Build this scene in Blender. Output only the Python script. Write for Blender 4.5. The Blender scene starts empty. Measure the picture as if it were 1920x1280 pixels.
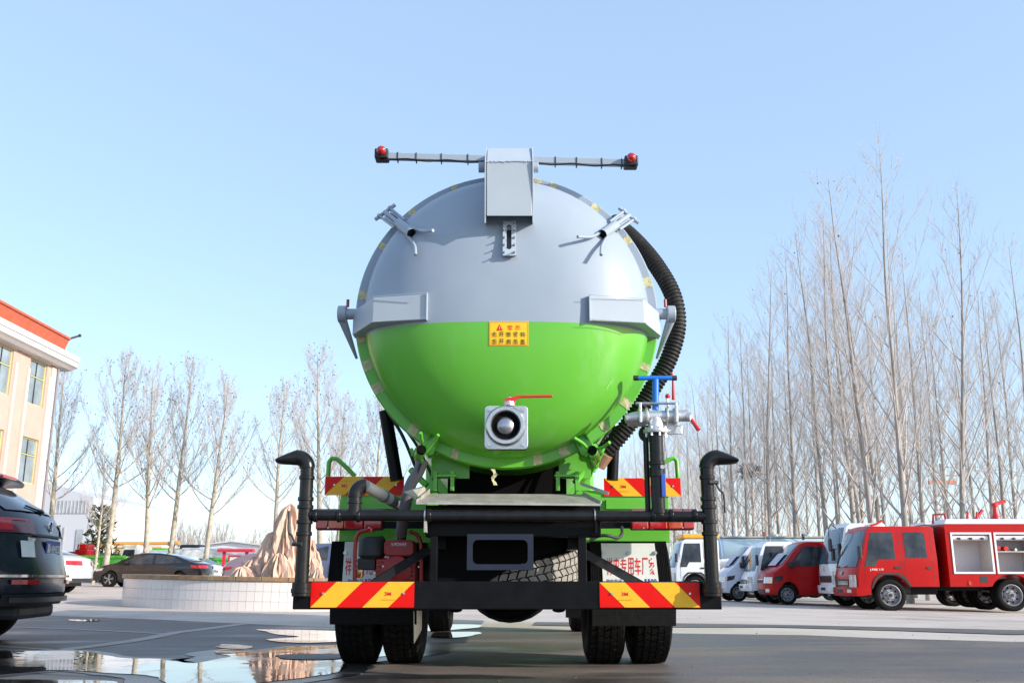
import bpy, bmesh, math, random
from math import sin, cos, pi, radians, sqrt
from mathutils import Vector, Matrix, noise
random.seed(7)
S = bpy.context.scene
COL = S.collection
# ---------------------------------------------------------------- camera
CAM_H = 0.62; PITCH = radians(13.76); FPX = 1817.0
cam = bpy.data.cameras.new('camera'); camo = bpy.data.objects.new('camera', cam); COL.objects.link(camo)
camo.location = (0, 0, CAM_H); camo.rotation_euler = (pi/2 + PITCH, 0, 0)
cam.sensor_width = 36; cam.lens = 36*FPX/1920; cam.clip_start = 0.05; cam.clip_end = 6000
S.camera = camo
# ---------------------------------------------------------------- sky and sun
SUN_EL = radians(20); SUN_AZ = radians(65)          # azimuth measured from behind the camera towards the right
sd = Vector((sin(SUN_AZ)*cos(SUN_EL), -cos(SUN_AZ)*cos(SUN_EL), sin(SUN_EL)))
w = bpy.data.worlds.new('World'); S.world = w; w.use_nodes = True
nt = w.node_tree; nt.nodes.clear()
sky = nt.nodes.new('ShaderNodeTexSky'); sky.sky_type = 'NISHITA'; sky.sun_disc = False
sky.sun_elevation = SUN_EL; sky.sun_rotation = pi - SUN_AZ
sky.air_density = 1.0; sky.dust_density = 0.7; sky.ozone_density = 1.6; sky.altitude = 0
bg = nt.nodes.new('ShaderNodeBackground'); bg.inputs['Strength'].default_value = 0.15
wo = nt.nodes.new('ShaderNodeOutputWorld')
hz = nt.nodes.new('ShaderNodeMixRGB'); hz.inputs[0].default_value = 0.60; hz.inputs[2].default_value = (1.36, 1.86, 2.60, 1)   # constant pale blue mixed in to whiten and even out the sky
nt.links.new(sky.outputs[0], hz.inputs[1]); nt.links.new(hz.outputs[0], bg.inputs[0]); nt.links.new(bg.outputs[0], wo.inputs[0])
sl = bpy.data.lights.new('sun', 'SUN'); sl.energy = 2.5; sl.angle = radians(0.5); sl.color = (1.0, 0.93, 0.84)
so = bpy.data.objects.new('sun', sl); COL.objects.link(so); so.location = (10, -8, 12)
so.rotation_euler = sd.to_track_quat('Z', 'Y').to_euler()
S.view_settings.view_transform = 'Standard'; S.view_settings.look = 'None'
S.view_settings.exposure = 1.35; S.view_settings.gamma = 1.0; S.view_settings.use_curve_mapping = False

# ---------------------------------------------------------------- measuring helpers (photo pixel -> metres at a known distance)
CT, ST = cos(PITCH), sin(PITCH)
def ray(px, py):
    u = (px-960)/FPX; v = (640-py)/FPX
    return u, CT - v*ST, ST + v*CT
def P(px, py, Y):
    u, y, z = ray(px, py); t = Y/y
    return Vector((u*t, Y, CAM_H + z*t))
def PX(px, py, X):
    u, y, z = ray(px, py); t = X/u
    return Vector((X, y*t, CAM_H + z*t))
def gz(x, y):
    t = min(1, max(0, (y-11)/9.0)); t = t*t*(3-2*t)
    xx = max(-40, min(40, x))
    return -0.018*xx*t

# ---------------------------------------------------------------- materials
MATS = {}
def mat(name, col, rough=0.5, metal=0.0, var=0.0, scale=6.0, bump=0.0, bscale=40.0, coat=0.0, trans=0.0, col2=None, emit=None, spec=None, stretch=None, dirt=None):
    if name in MATS: return MATS[name]
    m = bpy.data.materials.new(name); m.use_nodes = True; t = m.node_tree; b = t.nodes['Principled BSDF']
    b.inputs['Base Color'].default_value = (*col, 1); b.inputs['Roughness'].default_value = rough; b.inputs['Metallic'].default_value = metal
    if coat: b.inputs['Coat Weight'].default_value = coat; b.inputs['Coat Roughness'].default_value = 0.06
    if trans: b.inputs['Transmission Weight'].default_value = trans
    if spec is not None: b.inputs['Specular IOR Level'].default_value = spec
    if emit: b.inputs['Emission Color'].default_value = (*col, 1); b.inputs['Emission Strength'].default_value = emit
    tc = t.nodes.new('ShaderNodeTexCoord'); src = tc.outputs['Object']
    if stretch:
        mp = t.nodes.new('ShaderNodeMapping'); mp.inputs['Scale'].default_value = stretch
        t.links.new(src, mp.inputs[0]); src = mp.outputs[0]
    last = None
    if var or col2:
        n = t.nodes.new('ShaderNodeTexNoise'); n.inputs['Scale'].default_value = scale; n.inputs['Detail'].default_value = 6; n.inputs['Roughness'].default_value = 0.6
        t.links.new(src, n.inputs['Vector'])
        r = t.nodes.new('ShaderNodeValToRGB'); r.color_ramp.elements[0].position = 0.32; r.color_ramp.elements[1].position = 0.68
        c2 = col2 if col2 else tuple(min(1, c*(1+var)) for c in col); c1 = tuple(c*(1-var) for c in col) if not col2 else col
        r.color_ramp.elements[0].color = (*c1, 1); r.color_ramp.elements[1].color = (*c2, 1)
        t.links.new(n.outputs['Fac'], r.inputs[0]); t.links.new(r.outputs[0], b.inputs['Base Color']); last = r.outputs[0]
        mr = t.nodes.new('ShaderNodeMapRange'); mr.inputs['To Min'].default_value = max(0.02, rough*0.8); mr.inputs['To Max'].default_value = min(1, rough*1.25)
        t.links.new(n.outputs['Fac'], mr.inputs['Value']); t.links.new(mr.outputs[0], b.inputs['Roughness'])
    if dirt:   # dust specks and streaks
        n = t.nodes.new('ShaderNodeTexNoise'); n.inputs['Scale'].default_value = dirt[1]; n.inputs['Detail'].default_value = 8; n.inputs['Roughness'].default_value = 0.75
        mp2 = t.nodes.new('ShaderNodeMapping'); mp2.inputs['Scale'].default_value = (1, 1, 0.35); t.links.new(tc.outputs['Object'], mp2.inputs[0]); t.links.new(mp2.outputs[0], n.inputs['Vector'])
        r = t.nodes.new('ShaderNodeValToRGB'); r.color_ramp.elements[0].position = dirt[2]; r.color_ramp.elements[1].position = dirt[2]+0.16
        r.color_ramp.elements[0].color = (0, 0, 0, 1); r.color_ramp.elements[1].color = (dirt[3],)*3 + (1,)
        mx = t.nodes.new('ShaderNodeMixRGB'); mx.inputs[1].default_value = (*col, 1); mx.inputs[2].default_value = (*dirt[0], 1)
        t.links.new(n.outputs['Fac'], r.inputs[0]); t.links.new(r.outputs[0], mx.inputs[0])
        if last: t.links.new(last, mx.inputs[1])
        t.links.new(mx.outputs[0], b.inputs['Base Color'])
    if bump:
        n2 = t.nodes.new('ShaderNodeTexNoise'); n2.inputs['Scale'].default_value = bscale; n2.inputs['Detail'].default_value = 5
        t.links.new(src, n2.inputs['Vector'])
        bp = t.nodes.new('ShaderNodeBump'); bp.inputs['Strength'].default_value = bump; bp.inputs['Distance'].default_value = 0.02
        t.links.new(n2.outputs['Fac'], bp.inputs['Height']); t.links.new(bp.outputs[0], b.inputs['Normal'])
    MATS[name] = m; return m

DUST = (0.30, 0.26, 0.22)
grey_paint = mat('grey paint', (0.30, 0.35, 0.41), 0.42, var=0.04, scale=3, bump=0.05, bscale=5, coat=0.1, dirt=((0.50, 0.52, 0.54), 7, 0.6, 0.15))
light_grey = mat('light grey paint', (0.40, 0.45, 0.50), 0.38, var=0.04, scale=4, bump=0.04, bscale=6, dirt=((0.30, 0.28, 0.27), 8, 0.62, 0.12))
green_paint = mat('green paint', (0.120, 0.425, 0.042), 0.28, var=0.05, scale=2.5, bump=0.03, bscale=6, coat=0.2, spec=.3, dirt=(DUST, 9, 0.62, 0.18))
black_paint = mat('black paint', (0.006, 0.006, 0.007), 0.34, var=0.3, scale=9, bump=0.04, bscale=40, dirt=(DUST, 30, 0.62, 0.14), spec=.12)
black_pipe = mat('black pipe', (0.012, 0.012, 0.013), 0.24, var=0.3, scale=12, bump=0.04, bscale=50, dirt=(DUST, 16, 0.60, 0.07), spec=.28)
rubber = mat('rubber', (0.009, 0.009, 0.009), 0.7, var=0.3, scale=20, bump=0.15, bscale=80, dirt=(DUST, 14, 0.58, 0.05), spec=.10)
dusty_rubber = mat('dusty rubber', (0.25, 0.23, 0.20), 0.85, var=0.3, scale=12, bump=0.2, bscale=80)
dark_hole = mat('shade black', (0.004, 0.004, 0.004), 0.9, var=0.2, spec=.1)  # near-black colour standing in for shade inside openings and under the body
steel = mat('brushed steel', (0.56, 0.56, 0.56), 0.32, 0.9, var=0.12, scale=14, bump=0.12, bscale=60)
cast_alu = mat('cast aluminium', (0.60, 0.60, 0.61), 0.42, 0.75, var=0.15, scale=18, bump=0.25, bscale=90)
galv = mat('galvanised plate', (0.42, 0.40, 0.36), 0.5, 0.35, var=0.2, scale=9, bump=0.1, dirt=(DUST, 12, 0.48, 0.6))
red_paint = mat('red paint', (0.40, 0.005, 0.005), 0.30, coat=0.12, spec=.22, var=0.06, scale=4, dirt=(DUST, 10, 0.62, 0.15))
red_plastic = mat('red plastic', (0.60, 0.02, 0.02), 0.4, var=0.08)
dark_red = mat('engine red', (0.30, 0.012, 0.012), 0.4, var=0.2, scale=9)
lens_red = mat('red lens', (0.42, 0.008, 0.012), 0.12, coat=0.8, var=0.1, scale=40)
lens_amber = mat('amber lens', (0.50, 0.045, 0.01), 0.12, coat=0.8, var=0.1, scale=40)
refl_red = mat('reflective red', (0.68, 0.006, 0.004), 0.35, coat=0.05, spec=.2, var=0.06, scale=20)
refl_yellow = mat('reflective yellow', (0.84, 0.44, 0.03), 0.35, coat=0.05, spec=.2, var=0.05, scale=20)
blue_plastic = mat('blue handle', (0.01, 0.16, 0.62), 0.35, var=0.08)
blue_label = mat('blue label', (0.03, 0.09, 0.42), 0.4, var=0.15)
tape_mat = mat('masking tape', (0.50, 0.47, 0.27), 0.75, var=0.25, scale=30, bump=0.5, bscale=40)
sign_yellow = mat('sign yellow', (0.86, 0.52, 0.01), 0.4, var=0.03)
ink_red = mat('red ink', (0.70, 0.02, 0.015), 0.5, var=0.03)
ink_black = mat('black ink', (0.02, 0.02, 0.02), 0.5, var=0.03)
ink_blue = mat('blue ink', (0.02, 0.04, 0.30), 0.5, var=0.03)
ink_white = mat('white ink', (0.8, 0.8, 0.8), 0.5, var=0.03)
ink_orange = mat('orange ink', (0.65, 0.10, 0.02), 0.5, var=0.03)
plate_white = mat('white sign plate', (0.72, 0.74, 0.70), 0.45, var=0.05, scale=8, bump=0.1, bscale=5)
glass_dark = mat('dark glass', (0.012, 0.015, 0.02), 0.05, spec=0.45, col2=(0.06, 0.065, 0.07), scale=2.2)  # paler patches painted in for reflections and the interior showing through
glass_blue = mat('sky tinted glass', (0.045, 0.075, 0.11), 0.08, spec=0.55, var=0.3, scale=1.5)
white_paint = mat('white vehicle paint', (0.74, 0.75, 0.77), 0.3, coat=0.5, var=0.04, scale=4, dirt=(DUST, 8, 0.6, 0.2))
rim_grey = mat('wheel rim', (0.26, 0.25, 0.27), 0.5, 0.2, var=0.15, scale=20)
black_plastic = mat('black plastic', (0.02, 0.02, 0.022), 0.55, var=0.2)
chrome = mat('chrome', (0.7, 0.7, 0.72), 0.12, 1.0, var=0.05)
lamp_glass = mat('headlamp glass', (0.55, 0.58, 0.60), 0.1, 0.5, spec=0.8, var=0.35, scale=25)

# ---------------------------------------------------------------- object helpers
def _tag(o, label=None, cat=None, group=None, kind=None):
    if label: o['label'] = label
    if cat: o['category'] = cat
    if group: o['group'] = group
    if kind: o['kind'] = kind
    return o
def thing(name, label, cat, loc=(0, 0, 0), rz=0, group=None):
    o = bpy.data.objects.new(name, None); COL.objects.link(o); o.empty_display_size = 0.2
    o.location = loc; o.rotation_euler = (0, 0, rz)
    return _tag(o, label, cat, group)
def wloc(p):
    v = Vector((0, 0, 0))
    while p is not None: v = v + Vector(p.location); p = p.parent
    return v
class MB:
    def __init__(s): s.v = []; s.f = []
    def add(s, vs, fs):
        b = len(s.v); s.v += [tuple(v) for v in vs]; s.f += [tuple(i+b for i in f) for f in fs]; return s
    def box(s, x0, x1, y0, y1, z0, z1):
        return s.add([(x0,y0,z0),(x1,y0,z0),(x1,y1,z0),(x0,y1,z0),(x0,y0,z1),(x1,y0,z1),(x1,y1,z1),(x0,y1,z1)],
                     [(0,3,2,1),(4,5,6,7),(0,1,5,4),(1,2,6,5),(2,3,7,6),(3,0,4,7)])
    def prism(s, poly, axis, a, b):          # poly in the two other axes, extruded along axis
        def mk(p, t):
            if axis == 'x': return (t, p[0], p[1])
            if axis == 'y': return (p[0], t, p[1])
            return (p[0], p[1], t)
        n = len(poly); vs = [mk(p, a) for p in poly] + [mk(p, b) for p in poly]
        fs = [tuple(range(n)), tuple(range(2*n-1, n-1, -1))] + [(i, i+n, (i+1) % n+n, (i+1) % n) for i in range(n)]
        return s.add(vs, fs)
    def tube(s, pts, r, n=10, cap=True, radii=None):
        pts = [Vector(p) for p in pts]; m = len(pts); rs = radii or [r]*m
        t0 = (pts[1]-pts[0]).normalized(); up = Vector((0, 0, 1)) if abs(t0.z) < 0.9 else Vector((1, 0, 0))
        a = t0.cross(up).normalized(); base = len(s.v); pt = t0
        for i, p in enumerate(pts):
            t = ((pts[min(i+1, m-1)]-p).normalized() + (p-pts[max(i-1, 0)]).normalized())
            t = t.normalized() if t.length > 1e-6 else pt
            a = (a - t*a.dot(t)); a = a.normalized() if a.length > 1e-6 else t.orthogonal().normalized()
            b = t.cross(a); pt = t
            for k in range(n):
                an = 2*pi*k/n; s.v.append(tuple(p + (a*cos(an)+b*sin(an))*rs[i]))
        for i in range(m-1):
            for k in range(n):
                s.f.append((base+i*n+k, base+i*n+(k+1) % n, base+(i+1)*n+(k+1) % n, base+(i+1)*n+k))
        if cap:
            s.f.append(tuple(base+k for k in range(n-1, -1, -1))); s.f.append(tuple(base+(m-1)*n+k for k in range(n)))
        return s
    def cyl(s, p0, p1, r, n=16, r2=None):
        return s.tube([p0, p1], r, n, True, [r, r2 if r2 is not None else r])
    def lathe(s, prof, c, axis='y', n=48, closed=False, cap=True):   # prof = [(radius, offset along axis)]
        base = len(s.v); m = len(prof)
        for r, h in prof:
            for k in range(n):
                a = 2*pi*k/n; p, q = r*cos(a), r*sin(a)
                s.v.append({'y': (c[0]+p, c[1]+h, c[2]+q), 'x': (c[0]+h, c[1]+p, c[2]+q), 'z': (c[0]+p, c[1]+q, c[2]+h)}[axis])
        for i in range(m-1 + (1 if closed else 0)):
            j = (i+1) % m
            for k in range(n): s.f.append((base+i*n+k, base+i*n+(k+1) % n, base+j*n+(k+1) % n, base+j*n+k))
        if not closed and cap:
            if prof[0][0] > 1e-4: s.f.append(tuple(base+k for k in range(n)))
            if prof[-1][0] > 1e-4: s.f.append(tuple(base+(m-1)*n+k for k in range(n-1, -1, -1)))
        return s
    def sphere(s, c, r, n=14, m=8, sq=1.0):
        return s.lathe([(max(1e-5, r*sin(pi*i/m)), -r*sq*cos(pi*i/m)) for i in range(m+1)], c, 'z', n)
    def build(s, name, m, parent=None, world=False, smooth=0, bevel=0, kind=None, label=None, seg=2):
        me = bpy.data.meshes.new(name); vs = s.v
        if world and parent is not None:
            o0 = wloc(parent); vs = [(x-o0.x, y-o0.y, z-o0.z) for x, y, z in vs]
        me.from_pydata(vs, [], s.f); me.materials.append(m)
        bm = bmesh.new(); bm.from_mesh(me); bmesh.ops.recalc_face_normals(bm, faces=bm.faces); bm.to_mesh(me); bm.free()
        o = bpy.data.objects.new(name, me); COL.objects.link(o); o.parent = parent
        finish(o, smooth, bevel, seg)
        if kind: o['kind'] = kind
        if label: o['label'] = label
        return o
def finish(o, smooth=0, bevel=0, seg=2):
    if smooth:
        o.data.shade_smooth()
        if smooth < 179:
            o.data.set_sharp_from_angle(angle=radians(smooth))
    if bevel:
        b = o.modifiers.new('bevel', 'BEVEL'); b.width = bevel; b.segments = seg; b.limit_method = 'ANGLE'; b.angle_limit = radians(35); b.harden_normals = False
def struct(mb, name, m, **k):
    o = mb.build(name, m, **k); o['kind'] = 'structure'; return o
def copy_tree(o, parent=None):
    c = o.copy(); COL.objects.link(c)
    if parent is not None: c.parent = parent
    for ch in list(o.children): copy_tree(ch, c)
    return c
def lettering(txt, h, center, parent, m, name='lettering', width=None, rot=(pi/2, 0, 0), bold=0.0, flip=False):
    cu = bpy.data.curves.new('t', 'FONT'); cu.body = txt; cu.size = 1.0; cu.align_x = 'CENTER'; cu.align_y = 'CENTER'; cu.offset = bold; cu.extrude = 0.0
    to = bpy.data.objects.new('t', cu); COL.objects.link(to); dg = bpy.context.evaluated_depsgraph_get(); dg.update()
    me = bpy.data.meshes.new_from_object(to.evaluated_get(dg)); bpy.data.objects.remove(to)
    xs = [v.co.x for v in me.vertices] or [0, 1]; ys = [v.co.y for v in me.vertices] or [0, 1]
    cx, cy = (min(xs)+max(xs))/2, (min(ys)+max(ys))/2; sy = h/max(1e-6, max(ys)-min(ys)); sx = width/max(1e-6, max(xs)-min(xs)) if width else sy
    R = Matrix.Rotation(rot[2], 3, 'Z') @ Matrix.Rotation(rot[1], 3, 'Y') @ Matrix.Rotation(rot[0], 3, 'X')
    for v in me.vertices:
        x, y = (v.co.x-cx)*sx, (v.co.y-cy)*sy
        if flip: x, y = -x, -y
        v.co = R @ Vector((x, y, 0))
    me.materials.clear(); me.materials.append(m)
    o = bpy.data.objects.new(name, me); COL.objects.link(o); o.parent = parent
    o.location = Vector(center) - (wloc(parent) if parent else Vector()); return o
def bez(p, n=12):      # smooth path through control points (Catmull-Rom)
    p = [Vector(q) for q in p]; out = []
    q = [p[0]*2-p[1]] + p + [p[-1]*2-p[-2]]
    for i in range(1, len(q)-2):
        for k in range(n):
            t = k/n; a, b, c, d = q[i-1], q[i], q[i+1], q[i+2]
            out.append(0.5*((2*b)+(c-a)*t+(2*a-5*b+4*c-d)*t*t+(3*b-a-3*c+d)*t**3))
    return out + [p[-1]]
# ================================================================ GROUND
def ground_mat():
    m = bpy.data.materials.new('yard concrete'); m.use_nodes = True; t = m.node_tree; b = t.nodes['Principled BSDF']
    N = t.nodes.new; L = t.links.new
    tc = N('ShaderNodeTexCoord')
    n1 = N('ShaderNodeTexNoise'); n1.inputs['Scale'].default_value = 0.5; n1.inputs['Detail'].default_value = 8; n1.inputs['Roughness'].default_value = 0.65
    L(tc.outputs['Object'], n1.inputs['Vector'])
    r = N('ShaderNodeValToRGB'); e = r.color_ramp.elements; e[0].position = .3; e[0].color = (.54, .45, .38, 1); e[1].position = .7; e[1].color = (.72, .62, .54, 1)
    L(n1.outputs['Fac'], r.inputs[0])
    n2 = N('ShaderNodeTexNoise'); n2.inputs['Scale'].default_value = 35; n2.inputs['Detail'].default_value = 6
    L(tc.outputs['Object'], n2.inputs['Vector'])
    mx = N('ShaderNodeMixRGB'); mx.blend_type = 'MULTIPLY'; mx.inputs[0].default_value = .35; L(r.outputs[0], mx.inputs[1]); L(n2.outputs['Fac'], mx.inputs[2])
    n3 = N('ShaderNodeTexNoise'); n3.inputs['Scale'].default_value = .16; n3.inputs['Detail'].default_value = 10; n3.inputs['Roughness'].default_value = .7; L(tc.outputs['Object'], n3.inputs['Vector'])
    r3 = N('ShaderNodeValToRGB'); e = r3.color_ramp.elements; e[0].position = .52; e[0].color = (1, 1, 1, 1); e[1].position = .66; e[1].color = (.50, .48, .48, 1); L(n3.outputs['Fac'], r3.inputs[0])
    m3 = N('ShaderNodeMixRGB'); m3.blend_type = 'MULTIPLY'; m3.inputs[0].default_value = .8; L(mx.outputs[0], m3.inputs[1]); L(r3.outputs[0], m3.inputs[2])
    L(m3.outputs[0], b.inputs['Base Color']); b.inputs['Roughness'].default_value = .8
    bp = N('ShaderNodeBump'); bp.inputs['Strength'].default_value = .25; bp.inputs['Distance'].default_value = .01; L(n2.outputs['Fac'], bp.inputs['Height']); L(bp.outputs[0], b.inputs['Normal'])
    return m
def dark_ground_mat():
    m = bpy.data.materials.new('dark ground'); m.use_nodes = True; t = m.node_tree; b = t.nodes['Principled BSDF']
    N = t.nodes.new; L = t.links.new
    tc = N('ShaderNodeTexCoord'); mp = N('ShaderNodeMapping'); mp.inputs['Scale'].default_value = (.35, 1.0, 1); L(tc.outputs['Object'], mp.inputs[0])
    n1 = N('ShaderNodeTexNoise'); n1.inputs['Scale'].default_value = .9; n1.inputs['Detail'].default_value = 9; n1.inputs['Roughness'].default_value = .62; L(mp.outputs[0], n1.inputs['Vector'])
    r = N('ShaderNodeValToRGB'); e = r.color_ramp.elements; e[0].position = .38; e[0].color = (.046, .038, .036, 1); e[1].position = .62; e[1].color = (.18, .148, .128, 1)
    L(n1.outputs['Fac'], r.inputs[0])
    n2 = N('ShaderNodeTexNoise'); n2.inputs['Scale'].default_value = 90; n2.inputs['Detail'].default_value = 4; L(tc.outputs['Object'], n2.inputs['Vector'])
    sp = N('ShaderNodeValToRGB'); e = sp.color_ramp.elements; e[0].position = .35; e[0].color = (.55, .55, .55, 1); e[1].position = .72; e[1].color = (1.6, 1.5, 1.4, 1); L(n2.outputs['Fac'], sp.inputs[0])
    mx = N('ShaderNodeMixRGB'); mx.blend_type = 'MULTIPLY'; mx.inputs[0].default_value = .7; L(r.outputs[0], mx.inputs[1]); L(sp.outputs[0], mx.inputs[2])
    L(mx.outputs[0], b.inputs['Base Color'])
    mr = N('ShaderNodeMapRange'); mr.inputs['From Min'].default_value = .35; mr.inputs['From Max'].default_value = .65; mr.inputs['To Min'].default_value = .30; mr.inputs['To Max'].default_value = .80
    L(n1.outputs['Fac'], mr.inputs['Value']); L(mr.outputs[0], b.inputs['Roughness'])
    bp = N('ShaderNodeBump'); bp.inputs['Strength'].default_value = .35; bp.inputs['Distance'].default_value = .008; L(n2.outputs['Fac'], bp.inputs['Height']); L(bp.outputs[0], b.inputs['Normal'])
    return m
gm = ground_mat(); am = dark_ground_mat()
xs = [-3000, -800, -300, -120, -80, -60, -50, -40] + [x*2 for x in range(-19, 20)] + [40, 50, 60, 80, 120, 300, 800, 3000]
ys = [-3000, -600, -100, -40, -20, -10, 0, 4, 8] + [11+0.75*i for i in range(13)] + [22, 25, 30, 35, 40, 50, 60, 80, 120, 200, 400, 1000, 4000]
g = MB(); nx = len(xs)
g.v = [(x, y, gz(x, y)) for y in ys for x in xs]
g.f = [(j*nx+i, j*nx+i+1, (j+1)*nx+i+1, (j+1)*nx+i) for j in range(len(ys)-1) for i in range(nx-1)]
struct(g, 'ground', gm, smooth=180)
def gpt(px, py):     # where a photo pixel meets the yard
    u, y, z = ray(px, py); t = 10.0
    for _ in range(30):
        X, Y = u*t, y*t; t = (gz(X, Y)-CAM_H)/z
    return (u*t, y*t)
def sheet(pts, name, m, dz=.004, jag=.0, kind='structure', sub=.6, seed=0):
    out = []
    n = len(pts)
    for i in range(n):
        a, b = Vector((*pts[i], 0)), Vector((*pts[(i+1) % n], 0)); k = max(1, int((b-a).length/sub))
        for j in range(k):
            p = a.lerp(b, j/k); nn = noise.noise_vector(Vector((p.x*.9+seed, p.y*.9, seed)))+.5*noise.noise_vector(Vector((p.x*3.1, p.y*3.1, seed+5)))+.3*noise.noise_vector(Vector((p.x*9, p.y*9, seed+9)))
            p = p + Vector((nn.x*1.5, nn.y, 0))*jag
            out.append((p.x, p.y))
    bm = bmesh.new(); f = bm.faces.new([bm.verts.new((x, y, 0)) for x, y in out]); bmesh.ops.triangulate(bm, faces=[f])
    for yy in [11+1.0*i for i in range(12)]:
        bmesh.ops.bisect_plane(bm, geom=bm.verts[:]+bm.edges[:]+bm.faces[:], plane_co=(0, yy, 0), plane_no=(0, 1, 0))
    for xx in [x*2 for x in range(-19, 20)]:
        bmesh.ops.bisect_plane(bm, geom=bm.verts[:]+bm.edges[:]+bm.faces[:], plane_co=(xx, 0, 0), plane_no=(1, 0, 0))
    for v in bm.verts: v.co.z = gz(v.co.x, v.co.y)+dz
    bm.normal_update()
    for fc in bm.faces:
        if fc.normal.z < 0: fc.normal_flip()
    bm.normal_update()
    me = bpy.data.meshes.new(name); bm.to_mesh(me); bm.free(); me.materials.append(m)
    o = bpy.data.objects.new(name, me); COL.objects.link(o); o['kind'] = kind; return o
G = gpt
# darker ground sheets that fill the near yard, its far edge as in the photograph
sheet([(-30, -12), (30, -12), (26, G(1900, 1200)[1]), G(1900, 1203), G(1650, 1196), G(1500, 1190), G(1250, 1187), G(1000, 1180), G(820, 1176), G(640, 1176), G(460, 1169), G(300, 1161), G(40, 1151), (-24, 20.0)], 'dark_ground', am, .004, .05)
sheet([(26, 15.6), G(1900, 1190), G(1600, 1180), G(1450, 1176), G(1250, 1176), G(1000, 1172), G(1000, 1166), G(1250, 1168), G(1500, 1172), G(1900, 1181), (26, 18)], 'dark_ground', am, .008, .07, seed=3)
light = mat('pale mortar', (.40, .35, .31), .75, var=.15, scale=9)
def strip(pts, wd, jag=.02, seed=0):
    a = [Vector((*p, 0)) for p in pts]; L_, R_ = [], []
    for i, p in enumerate(a):
        d = (a[min(i+1, len(a)-1)]-a[max(0, i-1)]).normalized(); q = Vector((-d.y, d.x, 0))*wd/2
        L_.append((p.x+q.x, p.y+q.y)); R_.append((p.x-q.x, p.y-q.y))
    sheet(L_+R_[::-1], 'paving_joint', light, .008, jag, seed=seed)
strip([G(-60, 1172), G(150, 1180), G(320, 1189)], .10)
strip([G(455, 1170), G(330, 1186), G(240, 1203), G(100, 1221), G(-60, 1243)], .20, .03, 2)
strip([G(-60, 1208), G(110, 1219)], .09, .02, 4)
# puddles
pm = bpy.data.materials.new('still water'); pm.use_nodes = True; t = pm.node_tree; b = t.nodes['Principled BSDF']
b.inputs['Base Color'].default_value = (.03, .027, .025, 1); b.inputs['Roughness'].default_value = .015; b.inputs['IOR'].default_value = 1.6; b.inputs['Specular IOR Level'].default_value = 1.0
tc = t.nodes.new('ShaderNodeTexCoord'); n = t.nodes.new('ShaderNodeTexNoise'); n.inputs['Scale'].default_value = 1.6; n.inputs['Detail'].default_value = 3; t.links.new(tc.outputs['Object'], n.inputs['Vector'])
bp = t.nodes.new('ShaderNodeBump'); bp.inputs['Strength'].default_value = .10; bp.inputs['Distance'].default_value = .02; t.links.new(n.outputs['Fac'], bp.inputs['Height']); t.links.new(bp.outputs[0], b.inputs['Normal'])
nr_ = t.nodes.new('ShaderNodeTexNoise'); nr_.inputs['Scale'].default_value = 1.1; nr_.inputs['Detail'].default_value = 8; nr_.inputs['Roughness'].default_value = .7; t.links.new(tc.outputs['Object'], nr_.inputs['Vector'])
rr_ = t.nodes.new('ShaderNodeMapRange'); rr_.inputs['From Min'].default_value = .48; rr_.inputs['From Max'].default_value = .68; rr_.inputs['To Min'].default_value = .012; rr_.inputs['To Max'].default_value = .20; t.links.new(nr_.outputs['Fac'], rr_.inputs['Value']); t.links.new(rr_.outputs[0], b.inputs['Roughness'])
dm_ = mat('damp ground', (.045, .040, .038), .30, var=.3, scale=3, bump=.15, bscale=60)
def sgn_(q): 
    ar = sum(q[i].x*q[(i+1) % len(q)].y-q[(i+1) % len(q)].x*q[i].y for i in range(len(q))); return 1 if ar > 0 else -1
def puddle(pxs, seed, jag=.06, damp=False):
    q_ = [Vector((*G(*p), 0)) for p in pxs]; q_ = bez(q_+[q_[0]], 4)[:-1]
    if damp:
        c_ = sum(q_, Vector())/len(q_); o_ = []
        for i in range(len(q_)):
            t_ = (q_[(i+1) % len(q_)]-q_[i-1]).normalized(); n_ = Vector((t_.y, -t_.x, 0)); k_ = .16+.12*noise.noise(q_[i]*.8)
            o_.append(q_[i]+n_*k_*sgn_(q_))
        sheet([(v.x, v.y) for v in o_], 'damp_patch', dm_, .008+seed*.0002-.002, .05, 'structure', .15, seed+1)
    sheet([(v.x, v.y) for v in q_], 'puddle', pm, .012, jag, 'structure', .07, seed)
puddle([(-80, 1224), (60, 1222), (150, 1223), (220, 1235), (300, 1238), (360, 1246), (420, 1232), (400, 1226), (430, 1218), (480, 1222), (520, 1218), (560, 1213), (640, 1212), (760, 1216), (800, 1224), (660, 1240), (640, 1262), (560, 1276), (480, 1285), (330, 1300), (290, 1272), (200, 1264), (120, 1258), (60, 1262), (-80, 1268)], 11, damp=True)
puddle([(478, 1181), (560, 1182), (660, 1186), (680, 1200), (640, 1204), (560, 1206), (500, 1200), (560, 1195), (520, 1190)], 12, .05)
puddle([(415, 1214), (425, 1209), (480, 1213), (455, 1219)], 13)
puddle([(800, 1172), (880, 1171), (900, 1176), (840, 1183), (808, 1184)], 14, .04)
puddle([(812, 1186), (900, 1186), (880, 1194), (815, 1196)], 15, .04)
puddle([(-40, 1275), (120, 1277), (220, 1281), (120, 1292), (-40, 1296)], 16)
puddle([(128, 1162), (185, 1162), (180, 1165), (135, 1165)], 17, .03)
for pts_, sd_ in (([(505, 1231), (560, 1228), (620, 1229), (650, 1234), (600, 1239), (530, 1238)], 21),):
    q_ = [Vector((*G(*p), 0)) for p in pts_]; q_ = bez(q_+[q_[0]], 4)[:-1]; sheet([(v.x, v.y) for v in q_], 'dark_ground', am, .016, .05, 'structure', .07, sd_)
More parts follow.
